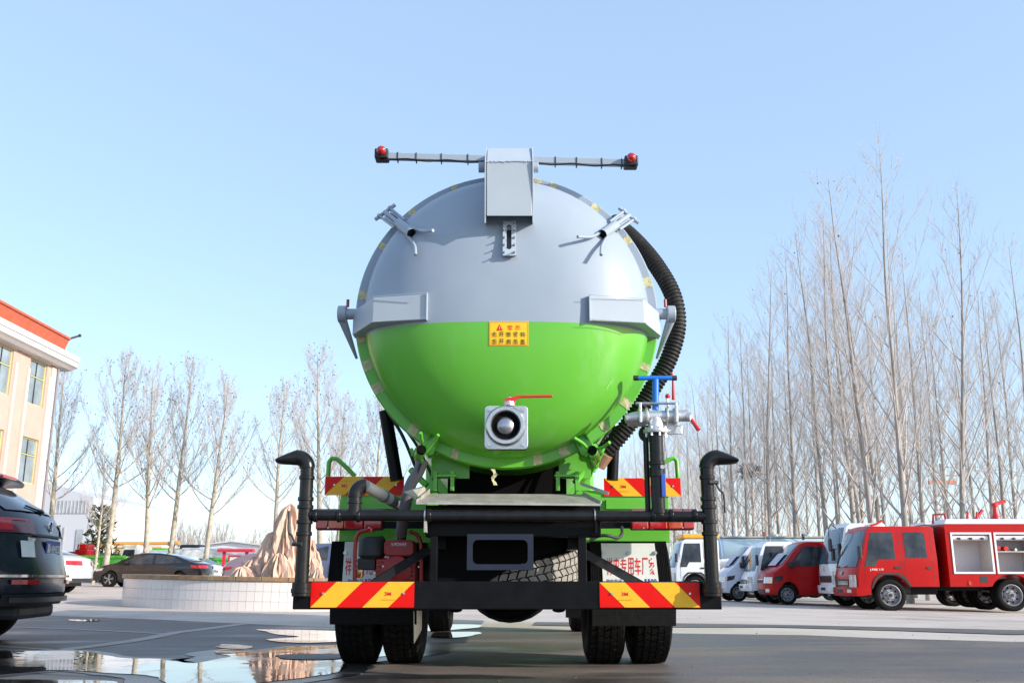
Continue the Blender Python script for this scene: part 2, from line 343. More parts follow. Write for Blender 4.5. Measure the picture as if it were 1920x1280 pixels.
# small stones and clods lying on the yard
st = MB()
for i in range(110):
    px, py = random.uniform(-40, 1960), random.uniform(1150, 1279); x, y = G(px, py); r = random.uniform(.003, .009)
    st.sphere((x, y, gz(x, y)+r*.5), r, 6, 4, .7)
st.build('gravel', mat('stone bits', (.10, .09, .08), .8, var=.4), kind='stuff')

# ================================================================ MAIN TRUCK
CX = -0.035; TR = thing('tanker_truck', 'large lime green and grey vacuum tanker truck seen from behind with domed rear door', 'tanker truck', (CX, 7.75, 0))
def B(mb, name, m, par=TR, **k): return mb.build(name, m, par, world=True, **k)
TZ = 2.30; FY = 6.20; RR = 0.935
split = bpy.data.materials.new('grey over green paint'); split.use_nodes = True; t = split.node_tree; pb = t.nodes['Principled BSDF']
N = t.nodes.new; L = t.links.new
geo = N('ShaderNodeTexCoord'); sx = N('ShaderNodeSeparateXYZ'); L(geo.outputs['Object'], sx.inputs[0])
gt = N('ShaderNodeMath'); gt.operation = 'GREATER_THAN'; gt.inputs[1].default_value = 2.145; L(sx.outputs['Z'], gt.inputs[0])
nz = N('ShaderNodeTexNoise'); nz.inputs['Scale'].default_value = 2.2; nz.inputs['Detail'].default_value = 6; L(geo.outputs['Object'], nz.inputs['Vector'])
c1 = N('ShaderNodeMixRGB'); c1.inputs[1].default_value = (.112, .41, .036, 1); c1.inputs[2].default_value = (.13, .45, .046, 1); L(nz.outputs['Fac'], c1.inputs[0])
c2 = N('ShaderNodeMixRGB'); c2.inputs[1].default_value = (.27, .32, .39, 1); c2.inputs[2].default_value = (.31, .365, .43, 1); L(nz.outputs['Fac'], c2.inputs[0])
cm = N('ShaderNodeMixRGB'); L(gt.outputs[0], cm.inputs[0]); L(c1.outputs[0], cm.inputs[1]); L(c2.outputs[0], cm.inputs[2])
# dusty rub marks
nd = N('ShaderNodeTexNoise'); nd.inputs['Scale'].default_value = 3.5; nd.inputs['Detail'].default_value = 10; nd.inputs['Roughness'].default_value = .7
md = N('ShaderNodeMapping'); md.inputs['Scale'].default_value = (1.6, 1, .5); L(geo.outputs['Object'], md.inputs[0]); L(md.outputs[0], nd.inputs['Vector'])
rd = N('ShaderNodeValToRGB'); rd.color_ramp.elements[0].position = .56; rd.color_ramp.elements[1].position = .78; rd.color_ramp.elements[0].color = (0, 0, 0, 1); rd.color_ramp.elements[1].color = (.12, .12, .12, 1); L(nd.outputs['Fac'], rd.inputs[0])
cd = N('ShaderNodeMixRGB'); cd.inputs[2].default_value = (.50, .53, .52, 1); L(rd.outputs[0], cd.inputs[0]); L(cm.outputs[0], cd.inputs[1])
L(cd.outputs[0], pb.inputs['Base Color'])
rg = N('ShaderNodeMapRange'); rg.inputs['To Min'].default_value = .28; rg.inputs['To Max'].default_value = .46; L(gt.outputs[0], rg.inputs['Value'])
ra = N('ShaderNodeMath'); ra.operation = 'ADD'; L(rg.outputs[0], ra.inputs[0]); L(rd.outputs[0], ra.inputs[1]); L(ra.outputs[0], pb.inputs['Roughness'])
pb.inputs['Specular IOR Level'].default_value = .35; pb.inputs['Coat Weight'].default_value = .15; pb.inputs['Coat Roughness'].default_value = .12
nb = N('ShaderNodeTexNoise'); nb.inputs['Scale'].default_value = 1.7; nb.inputs['Detail'].default_value = 2; L(geo.outputs['Object'], nb.inputs['Vector'])
bb = N('ShaderNodeBump'); bb.inputs['Strength'].default_value = .25; bb.inputs['Distance'].default_value = .05; L(nb.outputs['Fac'], bb.inputs['Height']); L(bb.outputs[0], pb.inputs['Normal']); L(bb.outputs[0], pb.inputs['Coat Normal'])

B(MB().lathe([(.965, FY+.05), (.97, FY+.1), (.97, 13.0), (.7, 13.25), (0.001, 13.35)], (CX, 0, TZ), 'y', 96), 'tank_barrel', split, smooth=40)
def dome_y(r):
    q = max(0, 1-(r/RR)**2.6); return FY-.03-.46*q**.48
B(MB().lathe([(.94, FY+.03), (.94, FY-.01)]+[(max(.0005, RR*(1-(1-i/40)**1.0)**1.0 if False else RR*cos(pi/2*i/40)), dome_y(RR*cos(pi/2*i/40))) for i in range(41)], (CX, 0, TZ), 'y', 128), 'rear_door', split, smooth=50)
fl = B(MB().lathe([(.90, FY-.030), (.992, FY-.030), (1.0, FY-.02), (1.0, FY+.055), (.90, FY+.055)], (CX, 0, TZ), 'y', 128, closed=True), 'door_flange', split, smooth=40)
# masking tape left on the flange
tapes = [(850,347),(1008,340),(1038,347),(1118,388),(770,396),(714,460),(1177,449),(1216,528),(677,553),(676,636),(1215,690),(707,728),(1176,757),(773,806),(1137,803),(853,852),(1061,853),(1008,862),(1222,610),(690,684)]
for k, (px, py) in enumerate(tapes):
    q = P(px, py, FY-.033); a = math.atan2(q.z-TZ, q.x-CX); wd = random.uniform(.022, .036)
    mb = MB(); ra0, ra1 = (.915, .995)
    vs = []; nr = 5
    for i in range(nr+1):
        r = ra0+(ra1-ra0)*i/nr
        for s_ in (-1, 0, 1):
            aa = a + s_*wd*(1+.25*noise.noise(Vector((i*.9, s_*3, k*7.3)))) + .012*noise.noise(Vector((i*.7, k*3.1, 0)))
            vs.append((CX+r*cos(aa), FY-.0325-.003*abs(noise.noise(Vector((i, s_*2.2, k)))), TZ+r*sin(aa)))
    fs = [(i*3+j, i*3+j+1, i*3+j+4, i*3+j+3) for i in range(nr) for j in range(2)]
    B(mb.add(vs, fs), 'tape', tape_mat, fl, smooth=30)
# tape rag hanging below the flange
rg_ = []
for i in range(7): 
    q = P(925+3*sin(i*1.1)+i*.6, 879+i*5, FY-.04-.01*sin(i)); rg_ += [q+Vector((-.018+.004*(i % 3)+ (.02 if i>3 else 0)*.2, 0, 0)), q+Vector((.016-.006*((i+1) % 3), .004, 0))]
B(MB().add(rg_, [(2*i, 2*i+1, 2*i+3, 2*i+2) for i in range(6)]), 'tape_strip', tape_mat, smooth=30)

# hinge box at the top
def prof(pts): return [(Y, P(955, py, Y).z) for py, Y in pts]
hb = MB().prism(prof([(405, 5.63), (303, 5.60), (278, 5.80)])+[(6.30, 3.40), (6.30, 3.15), (5.9, 2.95)], 'x', P(912, 400, 5.62).x, P(998, 400, 5.62).x)
hb_o = B(hb, 'hinge_box', light_grey, bevel=.004)
for px in (909.5, 999.5):
    x = P(px, 400, 5.62).x
    B(MB().prism(prof([(418, 5.64), (303, 5.585), (276, 5.785)])+[(6.30, 3.43), (6.30, 3.1), (5.85, 2.82)], 'x', x-.004, x+.004), 'side_plate', light_grey, hb_o, bevel=.001)
wd_ = MB()
for i in range(24):
    q = P(912+i*3.7, 303+random.uniform(-1, 1), 5.597); wd_.sphere(q, .0045, 6, 4)
B(wd_, 'weld_bead', grey_paint, hb_o, kind='stuff', smooth=60)
for px in (903, 1004):
    q = P(px, 314, 5.95); B(MB().cyl((q.x-.02, q.y, q.z), (q.x+.02, q.y, q.z), .035, 16), 'hinge_pin', grey_paint, hb_o, smooth=40, bevel=.003)

# light bar with its beacons
a = P(704, 293, 6.02); c = P(1200, 307, 6.02)
def along(t): return a.lerp(c, t)
dz = Vector((0, 0, .022))
bar = MB()
pa, pc = along(.03), along(.97)
bar.add([pa-dz+Vector((0,-.02,0)), pa-dz+Vector((0,.02,0)), pa+dz+Vector((0,.02,0)), pa+dz+Vector((0,-.02,0)), pc-dz+Vector((0,-.02,0)), pc-dz+Vector((0,.02,0)), pc+dz+Vector((0,.02,0)), pc+dz+Vector((0,-.02,0))], [(0,1,2,3),(4,7,6,5),(0,4,5,1),(1,5,6,2),(2,6,7,3),(3,7,4,0)])
lb = B(bar, 'light_bar', grey_paint, bevel=.004)
cab = [along(t)+Vector((0, -.024, -.03-.006*sin(t*40))) for t in [.02+.96*i/60 for i in range(61)]]
B(MB().tube(cab, .006, 6), 'cable', black_plastic, lb, smooth=60)
for t_ in (.085, .155, .25, .35, .68, .76, .855, .93):
    q = along(t_); B(MB().box(q.x-.0035, q.x+.0035, q.y-.0235, q.y+.0235, q.z-.036, q.z+.0245), 'cable_tie', black_plastic, lb)
for t_, s_ in ((.025, -1), (.965, 1)):
    q = along(t_); bc = B(MB().box(q.x-.045, q.x+.045, q.y-.05, q.y+.05, q.z-.030, q.z+.038), 'beacon_box', black_plastic, bevel=.008)
    B(MB().sphere((q.x-.002*s_, q.y-.058, q.z+.016), .032, 20, 12), 'beacon_lens', lens_red, bc, smooth=180)

# side latch boxes
def cap_box(s, pxa, pxb, pxc, y0, y1):
    A = P(pxa, y0, 5.70); Bq = P(pxb, y0, 5.80); Z0 = P(pxa, y1, 5.70).z; Z1 = P(pxa, y0, 5.70).z; Cq = P(pxc, y0, 6.12)
    poly = [(A.x, 5.80), (A.x, 5.732), (Bq.x, 5.80), (Cq.x, 6.12), (Cq.x, 6.22), (CX+s*.6, 6.20)]
    o = B(MB().prism(poly, 'z', Z0, Z1), 'latch_box', light_grey, bevel=.004)
    B(MB().box(A.x-.004, A.x+.004, 5.722, 5.80, Z0-.006, Z1+.010), 'end_plate', light_grey, o, bevel=.001)
    w_ = MB()
    for i in range(28):
        u_ = i/27; w_.sphere((A.x+(Bq.x-A.x)*u_, 5.70+.09*u_-.002, Z1+.001), .0035, 6, 4)
        w_.sphere((A.x+(Bq.x-A.x)*u_, 5.70+.09*u_-.002, Z0-.001), .0035, 6, 4)
    B(w_, 'weld_bead', grey_paint, o, kind='stuff', smooth=60)
    zc = P(650, 588, 6.12).z; xe = Cq.x
    B(MB().cyl((xe-s*.05, 6.13, zc), (xe+s*.05, 6.13, zc), .036, 18), 'pin', grey_paint, o, smooth=40)
    B(MB().cyl((xe+s*.045, 6.13, zc), (xe+s*.10, 6.13, zc), .056, 22), 'pin_collar', grey_paint, o, smooth=40, bevel=.006)
    B(MB().cyl((xe+s*.035, 6.10, zc+.04), (xe+s*.035, 6.10, zc+.09), .010, 8), 'grease_nipple', dark_red, o, smooth=40)
    # lift arm running back down behind the flange
    e = Vector((CX+s*1.0, 6.30, zc-.26))
    arm = MB().tube([(xe+s*.075, 6.14, zc-.03), e], .03, 10, True, [.030, .009])
    B(arm, 'lift_arm', grey_paint, o, smooth=40)
cap_box(-1, 800, 700, 664, 549, 596)
cap_box(1, 1106, 1208, 1236, 553, 598)

# upper clamps and lower clamps
def clamp(far, near, h1, h2, m, s):
    F = P(*far); Nn = P(*near); d = (Nn-F).normalized(); side = d.cross(Vector((0, -1, 0))).normalized(); mid = F.lerp(Nn, .5)
    c = B(MB().tube([F.lerp(Nn, .52), Nn], .032, 18, False), 'clamp', m, smooth=40)
    B(MB().tube([F.lerp(Nn, .53), Nn-d*.004], .024, 18, True), 'socket', dark_hole, c, smooth=40)
    B(MB().cyl(F+d*.0, F.lerp(Nn, .56), .017, 12), 'threaded_rod', m, c, smooth=40)
    for q in (-1, 1):
        o_ = side*.045*q
        B(MB().cyl(F+o_, F.lerp(Nn, .55)+o_*.9, .010, 10), 'side_rod', m, c, smooth=40)
        B(MB().cyl(F+o_-d*.012, F+o_+d*.014, .018, 6), 'nut', m, c)
        pl = F.lerp(Nn, .30)+o_*.55
        ax = d; n2 = side
        B(MB().add([pl+ax*u1*.09+n2*v1*.004+Vector((0, .02, 0))*w1 for u1 in (-1, 1) for v1 in (-1, 1) for w1 in (-1, 1)],
            [(0,1,3,2),(4,6,7,5),(0,4,5,1),(2,3,7,6),(0,2,6,4),(1,5,7,3)]), 'cheek_plate', m, c)
    B(MB().cyl(F-side*.085, F+side*.085, .013, 10), 'cross_pin', m, c, smooth=40)
    # base lug that joins the flange
    dirc = (Vector((F.x-CX, 0, F.z-TZ))).normalized(); base = Vector((CX, FY, TZ))+dirc*.965
    B(MB().tube([base+Vector((0, .03, 0)), F.lerp(Nn, .2)], .028, 8), 'lug', m, c)
    for h in (h1, h2):
        B(MB().tube(bez([P(*q) for q in h], 6), .0105, 10), 'handle', m, c, smooth=50)
clamp((722, 398, 6.16), (772, 438, 5.84), [(765, 424, 5.88), (780, 430, 5.84), (795, 434, 5.78), (812, 432, 5.70)], [(762, 440, 5.88), (772, 452, 5.82), (778, 463, 5.77), (779, 478, 5.73)], grey_paint, -1)
clamp((1179, 404, 6.16), (1129, 440, 5.84), [(1137, 430, 5.88), (1122, 438, 5.84), (1108, 444, 5.78), (1083, 444, 5.70)], [(1140, 440, 5.88), (1133, 452, 5.82), (1128, 463, 5.77), (1127, 478, 5.72)], grey_paint, 1)
clamp((782, 862, 6.25), (790, 843, 5.98), [(792, 838, 6.03), (791, 826, 5.99), (789, 811, 5.93)], [(799, 846, 6.03), (812, 828, 5.98), (822, 815, 5.93)], green_paint, -1)
clamp((1122, 862, 6.25), (1110, 844, 5.98), [(1116, 842, 6.03), (1130, 838, 5.99), (1143, 829, 5.93)], [(1104, 846, 6.03), (1094, 832, 5.98), (1076, 820, 5.93)], green_paint, 1)
# green gusset brackets of the lower clamps, welded round the flange
for s, pts in ((-1, [(800, 854), (790, 836), (806, 812), (824, 820), (812, 852)]), (1, [(1100, 854), (1112, 836), (1098, 812), (1076, 823), (1090, 852)])):
    poly = [(P(px, py, 6.13).x, P(px, py, 6.13).z) for px, py in pts]
    B(MB().prism(poly, 'y', 6.125, 6.14), 'gusset', green_paint, bevel=.002)
    B(MB().prism(poly, 'y', 6.27, 6.285), 'gusset', green_paint, bevel=.002)
for (p, q) in (((1082, 822), (1098, 850)), ((1097, 812), (1110, 835)), ((822, 820), (808, 850)), ((806, 812), (797, 836))):
    A = P(*p, 6.05); Q = P(*q, 6.18); mb = MB(); mb.add([A+Vector((-.004, 0, 0)), A+Vector((.004, 0, 0)), Q+Vector((.004, 0, 0)), Q+Vector((-.004, 0, 0)), A+Vector((-.004, .12, 0)), A+Vector((.004, .12, 0)), Q+Vector((.004, .1, 0)), Q+Vector((-.004, .1, 0))], [(0,1,2,3),(4,7,6,5),(0,4,5,1),(1,5,6,2),(2,6,7,3),(3,7,4,0)])
    B(mb, 'rib', green_paint)

# sight gauge with its slot, bolts
YG = 5.755
g0, g1 = P(943, 417, YG), P(968, 486, YG)
sg = MB()
X0, X1, Z1, Z0 = g0.x, g1.x, g0.z, g1.z; sx0, sx1 = P(950, 440, YG).x, P(959, 440, YG).x; sz1, sz0 = P(954, 424, YG).z, P(954, 474, YG).z
tilt = .10   # leans with the dome
def tY(z): return YG-.0 + (z-Z0)/(Z1-Z0)*.05
def plate_hole(outer, hx0, hx1, hz0, hz1, y0, y1, n=8):
    x0, x1, z0, z1 = outer; r = (hx1-hx0)/2; cx = (hx0+hx1)/2; hole = []
    for i in range(n+1): a_ = pi*i/n; hole.append((cx+r*cos(a_), hz1-r+r*sin(a_)))
    for i in range(n+1): a_ = pi+pi*i/n; hole.append((cx+r*cos(a_), hz0+r+r*sin(a_)))
    m_ = len(hole); out = []
    for hx, hz in hole:
        if hz >= (z0+z1)/2: out.append((x1 if hx > cx+r*.4 else x0 if hx < cx-r*.4 else hx, z1 if abs(hx-cx) <= r*.93 or True else hz))
        else: out.append((x1 if hx > cx+r*.4 else x0 if hx < cx-r*.4 else hx, z0))
    mb = MB(); v = []
    for yy in (y0, y1):
        v += [(x, yy+(z-z0)/(z1-z0)*.05, z) for x, z in out]; v += [(x, yy+(z-z0)/(z1-z0)*.05, z) for x, z in hole]
    f = []
    for i in range(m_):
        j = (i+1) % m_
        f += [(i, j, m_+j, m_+i), (2*m_+i, 3*m_+i, 3*m_+j, 2*m_+j), (i, 2*m_+i, 2*m_+j, j), (m_+i, m_+j, 3*m_+j, 3*m_+i)]
    return mb.add(v, f)
gauge = B(plate_hole((X0, X1, Z0, Z1), sx0, sx1, sz0, sz1, YG-.075, YG-.055), 'sight_gauge', light_grey)
B(MB().prism([(YG-.052, Z0+.005), (YG-.002, Z1-.005), (YG+.2, Z1-.005), (YG+.2, Z0+.005)], 'x', X0+.006, X1-.006), 'gauge_body', grey_paint, gauge)
B(MB().add([(sx0, YG-.058+.008, sz0), (sx1, YG-.058+.008, sz0), (sx1, YG-.05+.045, sz1), (sx0, YG-.05+.045, sz1)], [(0, 1, 2, 3)]), 'gauge_glass', glass_dark, gauge)
for i in range(5):
    z = Z0+.02+(Z1-Z0-.035)*i/4; yb = YG-.075+(z-Z0)/(Z1-Z0)*.05
    for x in (X0+.008, X1-.012):
        B(MB().cyl((x, yb+.01, z), (x, yb-.008, z), .008, 6), 'bolt', grey_paint, gauge)
        B(MB().cyl((x, yb, z), (x, yb-.028, z), .0042, 8), 'bolt', grey_paint, gauge, smooth=40)

# warning decal on the door
YD = dome_y(.28)-.012
d0, d1 = P(917, 602, YD), P(991, 647, YD)
cxd, czd = (d0.x+d1.x)/2, (d0.z+d1.z)/2; wD, hD = d1.x-d0.x, d0.z-d1.z
dm = MB(); vs = []
def surfY(x, z, e): return dome_y(sqrt((x-CX)**2+(z-TZ)**2))-e
for j in range(9):
    for i in range(13):
        x = d0.x+wD*i/12; z = d1.z+hD*j/8; vs.append((x, surfY(x, z, .003), z))
dm.add(vs, [(j*13+i, j*13+i+1, (j+1)*13+i+1, (j+1)*13+i) for j in range(8) for i in range(12)])
dec = B(dm, 'warning_decal', sign_yellow, smooth=60)
def conform(o, par, e):
    base = wloc(o)
    for v in o.data.vertices:
        wv = base+v.co; v.co.y = surfY(wv.x, wv.z, e)-base.y
def dtext(s, px, py, hpx, wpx, m, bold=.006):
    q = P(px, py, YD); o = lettering(s, hpx/305, (q.x, q.y, q.z), dec, m, width=wpx/305, bold=bold); conform(o, dec, .0062); return o
dtext('警', 957, 614, 9, 9.5, ink_red, .006); dtext('示', 971, 614, 9, 9.5, ink_red, .006)
for k, ch in enumerate('先开锁紧钩'): dtext(ch, 927+13.3*k, 626.5, 9.5, 9, ink_black, .008)
for k, ch in enumerate('后开启后盖'): dtext(ch, 927+13.3*k, 639.5, 9.5, 9, ink_black, .008)
q = [P(px, py, YD) for px, py in ((930, 619.5), (943, 619.5), (936.5, 607.5))]
tri = B(MB().add([(p.x, surfY(p.x, p.z, .004), p.z) for p in q], [(0, 1, 2)]), 'warning_triangle', ink_red, dec)
o = dtext('!', 936.5, 615, 6, 1.6, sign_yellow, .02); conform(o, dec, .006)
fr_ = MB()
for (ax, az, bx, bz) in ((.02, .03, .98, .045), (.02, .955, .98, .97), (.02, .03, .028, .97), (.972, .03, .98, .97)):
    n_ = 8; vs = []
    for i in range(n_+1):
        u_ = i/n_
        if bx-ax > bz-az: x = d0.x+wD*(ax+(bx-ax)*u_); vs += [(x, surfY(x, d1.z+hD*az, .004), d1.z+hD*az), (x, surfY(x, d1.z+hD*bz, .004), d1.z+hD*bz)]
        else: z = d1.z+hD*(az+(bz-az)*u_); vs += [(d0.x+wD*ax, surfY(d0.x+wD*ax, z, .004), z), (d0.x+wD*bx, surfY(d0.x+wD*bx, z, .004), z)]
    fr_.add(vs, [(2*i, 2*i+1, 2*i+3, 2*i+2) for i in range(n_)])
B(fr_, 'border_line', ink_red, dec)

# outlet valve
VY = 5.62; v0, v1 = P(909, 760, VY), P(990, 842, VY); vx, vz = (v0.x+v1.x)/2, (v0.z+v1.z)/2; hw = (v1.x-v0.x)/2; hh = (v0.z-v1.z)/2
def rrect(cx, cz, a_, b_, r, n=6):
    return [(cx+sx_*(a_-r)+r*cos(t0+pi/2*i/n), cz+sz_*(b_-r)+r*sin(t0+pi/2*i/n)) for sx_, sz_, t0 in ((1, 1, 0), (-1, 1, pi/2), (-1, -1, pi), (1, -1, 3*pi/2)) for i in range(n+1)]
B(MB().cyl((vx, VY+.03, vz), (vx, 6.1, vz), .09, 24), 'outlet_pipe', green_paint, smooth=40)
ov = B(MB().prism(rrect(vx, vz, hw, hh, .025), 'y', VY, VY+.022), 'outlet_valve', steel, bevel=.003)
B(MB().prism(rrect(vx, vz-.002, hw*.97, hh*.97, .02), 'y', VY+.045, VY+.065), 'back_plate', black_paint, ov)
ring = MB(); cz = P(949, 798, VY).z
B(MB().lathe([(.083, 0), (.112, 0), (.118, -.006), (.118, -.02), (.108, -.032), (.090, -.032), (.083, -.02)], (P(948, 800, VY).x, VY, cz), 'y', 40, closed=True), 'outlet_ring', steel, ov, smooth=40)
xr = P(948, 800, VY).x
B(MB().lathe([(.0005, -.0005), (.084, -.0005), (.084, .001)], (xr, VY-.002, cz), 'y', 40), 'bore_floor', dark_hole, ov, smooth=40)
B(MB().lathe([(.083, 0), (.081, .0), (.080, .018)], (xr, VY-.022, cz), 'y', 40, cap=False), 'bore', black_plastic, ov, smooth=40)
B(MB().lathe([(.0005, -.026), (.014, -.025), (.030, -.021), (.044, -.014), (.053, -.006), (.054, -.001)], (xr, VY+.0, cz), 'y', 40), 'valve_ball', mat('steel ball', (.36, .36, .39), .28, .9, var=.4, scale=10), ov, smooth=180)
for sx_ in (-1, 1):
    for sz_ in (-1, 1):
        bx, bz = vx+sx_*hw*.78, vz+sz_*hh*.80
        B(MB().cyl((bx, VY-.001, bz), (bx, VY-.004, bz), .016, 16), 'washer', steel, ov, smooth=40)
        B(MB().cyl((bx, VY-.003, bz), (bx, VY-.014, bz), .010, 6), 'bolt', steel, ov)
hz = P(955, 757, VY+.03)
B(MB().cyl((hz.x, VY+.01, vz+hh), (hz.x, VY+.01, vz+hh+.022), .034, 20).cyl((hz.x, VY+.01, vz+hh+.02), (hz.x, VY+.01, vz+hh+.05), .018, 12), 'valve_stem', cast_alu, ov, smooth=40)
hd = MB(); hp = [(946, 757), (947, 746), (962, 744), (972, 741), (1035, 740), (1036, 744), (974, 745), (967, 750), (966, 757), (960, 757), (958, 751), (954, 752), (953, 757)]
B(hd.prism([(P(px, py, VY+.0).x, P(px, py, VY+.0).z) for px, py in hp], 'y', VY-.008, VY+.02), 'lever', red_plastic, ov, bevel=.002)

# chassis and sub frame
ch = MB()
for s in (-1, 1): ch.box(CX+s*.42-.035, CX+s*.42+.035, 6.25, 13.6, .80, 1.03)
for y in (6.4, 7.2, 8.6, 10.2, 12): ch.box(CX-.385, CX+.385, y, y+.07, .83, 1.0)
B(ch, 'chassis_frame', black_paint, bevel=.004)
for s in (-1, 1):
    xx = CX+s*.48
    B(MB().box(xx-.035, xx+.035, 6.32, 13, 1.035, 1.16), 'tank_sill', green_paint, bevel=.004)
    # green saddle posts either side of the dark gap
    za, zb = P(840, 921, 6.36).z, P(840, 868, 6.36).z
    sp = B(MB().box(min(P(808 if s < 0 else 1108, 900, 6.36).x, P(880 if s < 0 else 1048, 900, 6.36).x), max(P(808 if s < 0 else 1108, 900, 6.36).x, P(880 if s < 0 else 1048, 900, 6.36).x), 6.36, 6.376, zb-.10, zb+.06), 'saddle_plate', green_paint, bevel=.002)
    for px in ((816, 848) if s < 0 else (1046, 1082)):
        q = P(px, 905, 6.3); B(MB().box(q.x-.012, q.x+.012, 6.29, 6.37, za, zb-.06), 'web', green_paint, sp, bevel=.001)
    q0, q1 = P(812 if s < 0 else 1040, 890, 6.28), P(856 if s < 0 else 1084, 893, 6.28)
    B(MB().box(q0.x, q1.x, 6.28, 6.42, q1.z, q0.z+.004), 'shelf', green_paint, sp, bevel=.001)
    # sloping side stay
    A, Q = (P(1078, 905, 6.35), P(1105, 870, 6.4)) if s > 0 else (P(800, 910, 6.35), P(770, 880, 6.4))
    B(MB().tube([A, Q], .022, 8), 'stay', green_paint, sp, smooth=40)
B(MB().box(CX-.42, CX+.42, 6.9, 6.95, 1.03, 1.42), 'dark_gap_panel', dark_hole)  # near-black panel closing the dark gap under the tank
B(MB().tube([P(1085, 895, 6.5), P(1126, 842, 6.35)], .055, 16), 'discharge_pipe', green_paint, smooth=40)
# differential and rear axle
B(MB().cyl((CX-.95, 7.75, .5), (CX+.95, 7.75, .5), .085, 16).lathe([(.001, -.22), (.20, -.20), (.33, -.13), (.38, 0), (.33, .13), (.20, .2), (.001, .22)], (CX+.02, 7.75, .672), 'y', 28), 'rear_axle', black_paint, smooth=50)
for s in (-1, 1):
    sp = MB()
    for k in range(6): sp.box(CX+s*.5-.035, CX+s*.5+.035, 7.05+.1*k, 8.55-.1*k, .76-.018*(k+1), .76-.018*k-.002)
    lf = B(sp, 'leaf_spring', black_paint, bevel=.002, kind='stuff')
    B(MB().box(CX+s*.5-.07, CX+s*.5+.07, 7.62, 7.88, .42, .68), 'spring_clamp', black_paint, lf)
    B(MB().box(CX+s*.46-.05, CX+s*.46+.05, 7.0, 7.04, .36, .80), 'spring_hanger', black_paint, lf)
    B(MB().cyl((CX+s*.38, 7.4, .40), (CX+s*.38, 7.5, .62), .05, 10), 'shock_absorber', black_paint, lf, smooth=40)

# wheels -----------------------------------------------------------
def tyre_mesh(R=.5, W=.125):
    prof_ = [(R*.56, -W*.72), (R*.60, -W*.85), (R*.75, -W*1.04), (R*.88, -W*1.02), (R*.955, -W*.90), (R*.972, -W*.78), (R*.975, W*.78), (R*.955, W*.90), (R*.88, W*1.02), (R*.75, W*1.04), (R*.60, W*.85), (R*.56, W*.72)]
    return prof_
def add_tread(mb, R, W, n=52, rows=5):
    wr = 2*W*.88/rows
    for r in range(rows):
        x0 = -W*.88+r*wr; x1 = x0+wr*.84
        for k in range(n):
            a0 = 2*pi*(k+.5*(r % 2))/n; da = 2*pi/n*.80; sk = da*.38*(1 if r % 2 else -1)
            ro = R*1.0 if 0 < r < rows-1 else R*.988; ri = R*.955
            vs = []
            for rad in (ri, ro):
                for (xx, aa) in ((x0, a0), (x1, a0+sk), (x1+wr*.10, a0+sk+da*.5), (x1, a0+da+sk), (x0, a0+da), (x0+wr*.10, a0+da*.5)):
                    vs.append((xx, rad*cos(aa), rad*sin(aa)))
            mb.add(vs, [(0,1,2,3,4,5), (11,10,9,8,7,6)]+[(i, (i+1) % 6, (i+1) % 6+6, i+6) for i in range(6)])
def make_wheel(parent, name, R=.5, W=.125, tread=True, m=rubber, rimmat=None, n=48):
    wr = MB().lathe(tyre_mesh(R, W), (0, 0, 0), 'x', n, closed=True).build(name, m, parent, smooth=40)
    if tread:
        mb = MB(); add_tread(mb, R, W); mb.build('tread', m, wr, kind='stuff')
        if m is dusty_rubber: wr.data.materials[0] = rubber
    MB().lathe([(R*.57, -W*.70), (R*.55, -W*.5), (R*.50, W*.1), (R*.28, W*.25), (R*.26, -W*.1), (R*.001, -W*.1)], (0, 0, 0), 'x', 32, cap=False).build('rim', rimmat or rim_grey, wr, smooth=40)
    return wr
w0 = None
for s, xs_ in ((-1, (-1.095, -.755)), (1, (.755, 1.095))):
    for x in xs_:
        if w0 is None: w0 = make_wheel(TR, 'wheel', .5, .136); o = w0
        else: o = copy_tree(w0, TR)
        o.location = (x-.025, 0, .5); o.rotation_euler = (random.uniform(0, .2), 0, 0 if s > 0 else pi)
for x in (-.86, .86):
    o = copy_tree(w0, TR); o.location = (x+.02, 4.6, .5)
# spare wheel lying under the frame, dusty
sw = make_wheel(TR, 'spare_wheel', .50, .13, True, dusty_rubber); sw.location = (.02, -.93, .65); sw.rotation_euler = Vector((-.16, -.12, 1)).to_track_quat('X', 'Z').to_euler()
sw['label'] = 'dusty spare wheel slung flat under the frame'

# bumper beam and its boards
by0, by1 = 5.98, 6.10
zt, zb = P(960, 1089, by0).z, P(960, 1142, by0).z
bmp = B(MB().box(P(550, 1100, by0).x, P(1352, 1100, by0).x, by0, by1, zb, zt), 'bumper_beam', black_paint, bevel=.006)
def board(px0, px1, py0, py1, Y, slash, par=TR, flip=False):
    a_, c_ = P(px0, py0, Y), P(px1, py1, Y); x0, x1, z1, z0 = a_.x, c_.x, a_.z, c_.z; wd = x1-x0
    bo = B(MB().box(x0, x1, Y, Y+.004, z0, z1), 'reflective_board', refl_red)
    for t0, t1, b0, b1 in ((.243, .497, 0, .25), (.745, 1.0, .502, .752)):
        q = [(x0+wd*b0, z0), (x0+wd*b1, z0), (x0+wd*t1, z1), (x0+wd*t0, z1)]
        if not slash: q = [(x0+x1-x, z) for x, z in q]
        B(MB().add([(x, Y-.0015, z) for x, z in q], [(0, 1, 2, 3)]), 'yellow_stripe', refl_yellow, bo)
    if slash: lx = x0+wd*.745; 
    else: lx = x0+wd*.25
    if flip: lx = x0+wd*.25
    lz = z0+(z1-z0)*(.53 if not flip else .50)
    lettering('3M', .022, (lx, Y-.003, lz), bo, ink_red, width=.040, bold=.02, flip=flip)
    lettering('交通安全反光标识', .008, (lx-.0, Y-.003, lz+(-.035 if not flip else .035)), bo, ink_orange, width=.085, flip=flip)
    for u_ in (.12, .90):
        B(MB().cyl((x0+wd*u_, Y, z0+(z1-z0)*.55), (x0+wd*u_, Y-.008, z0+(z1-z0)*.55), .007, 8), 'rivet', steel, bo, smooth=40)
    return bo
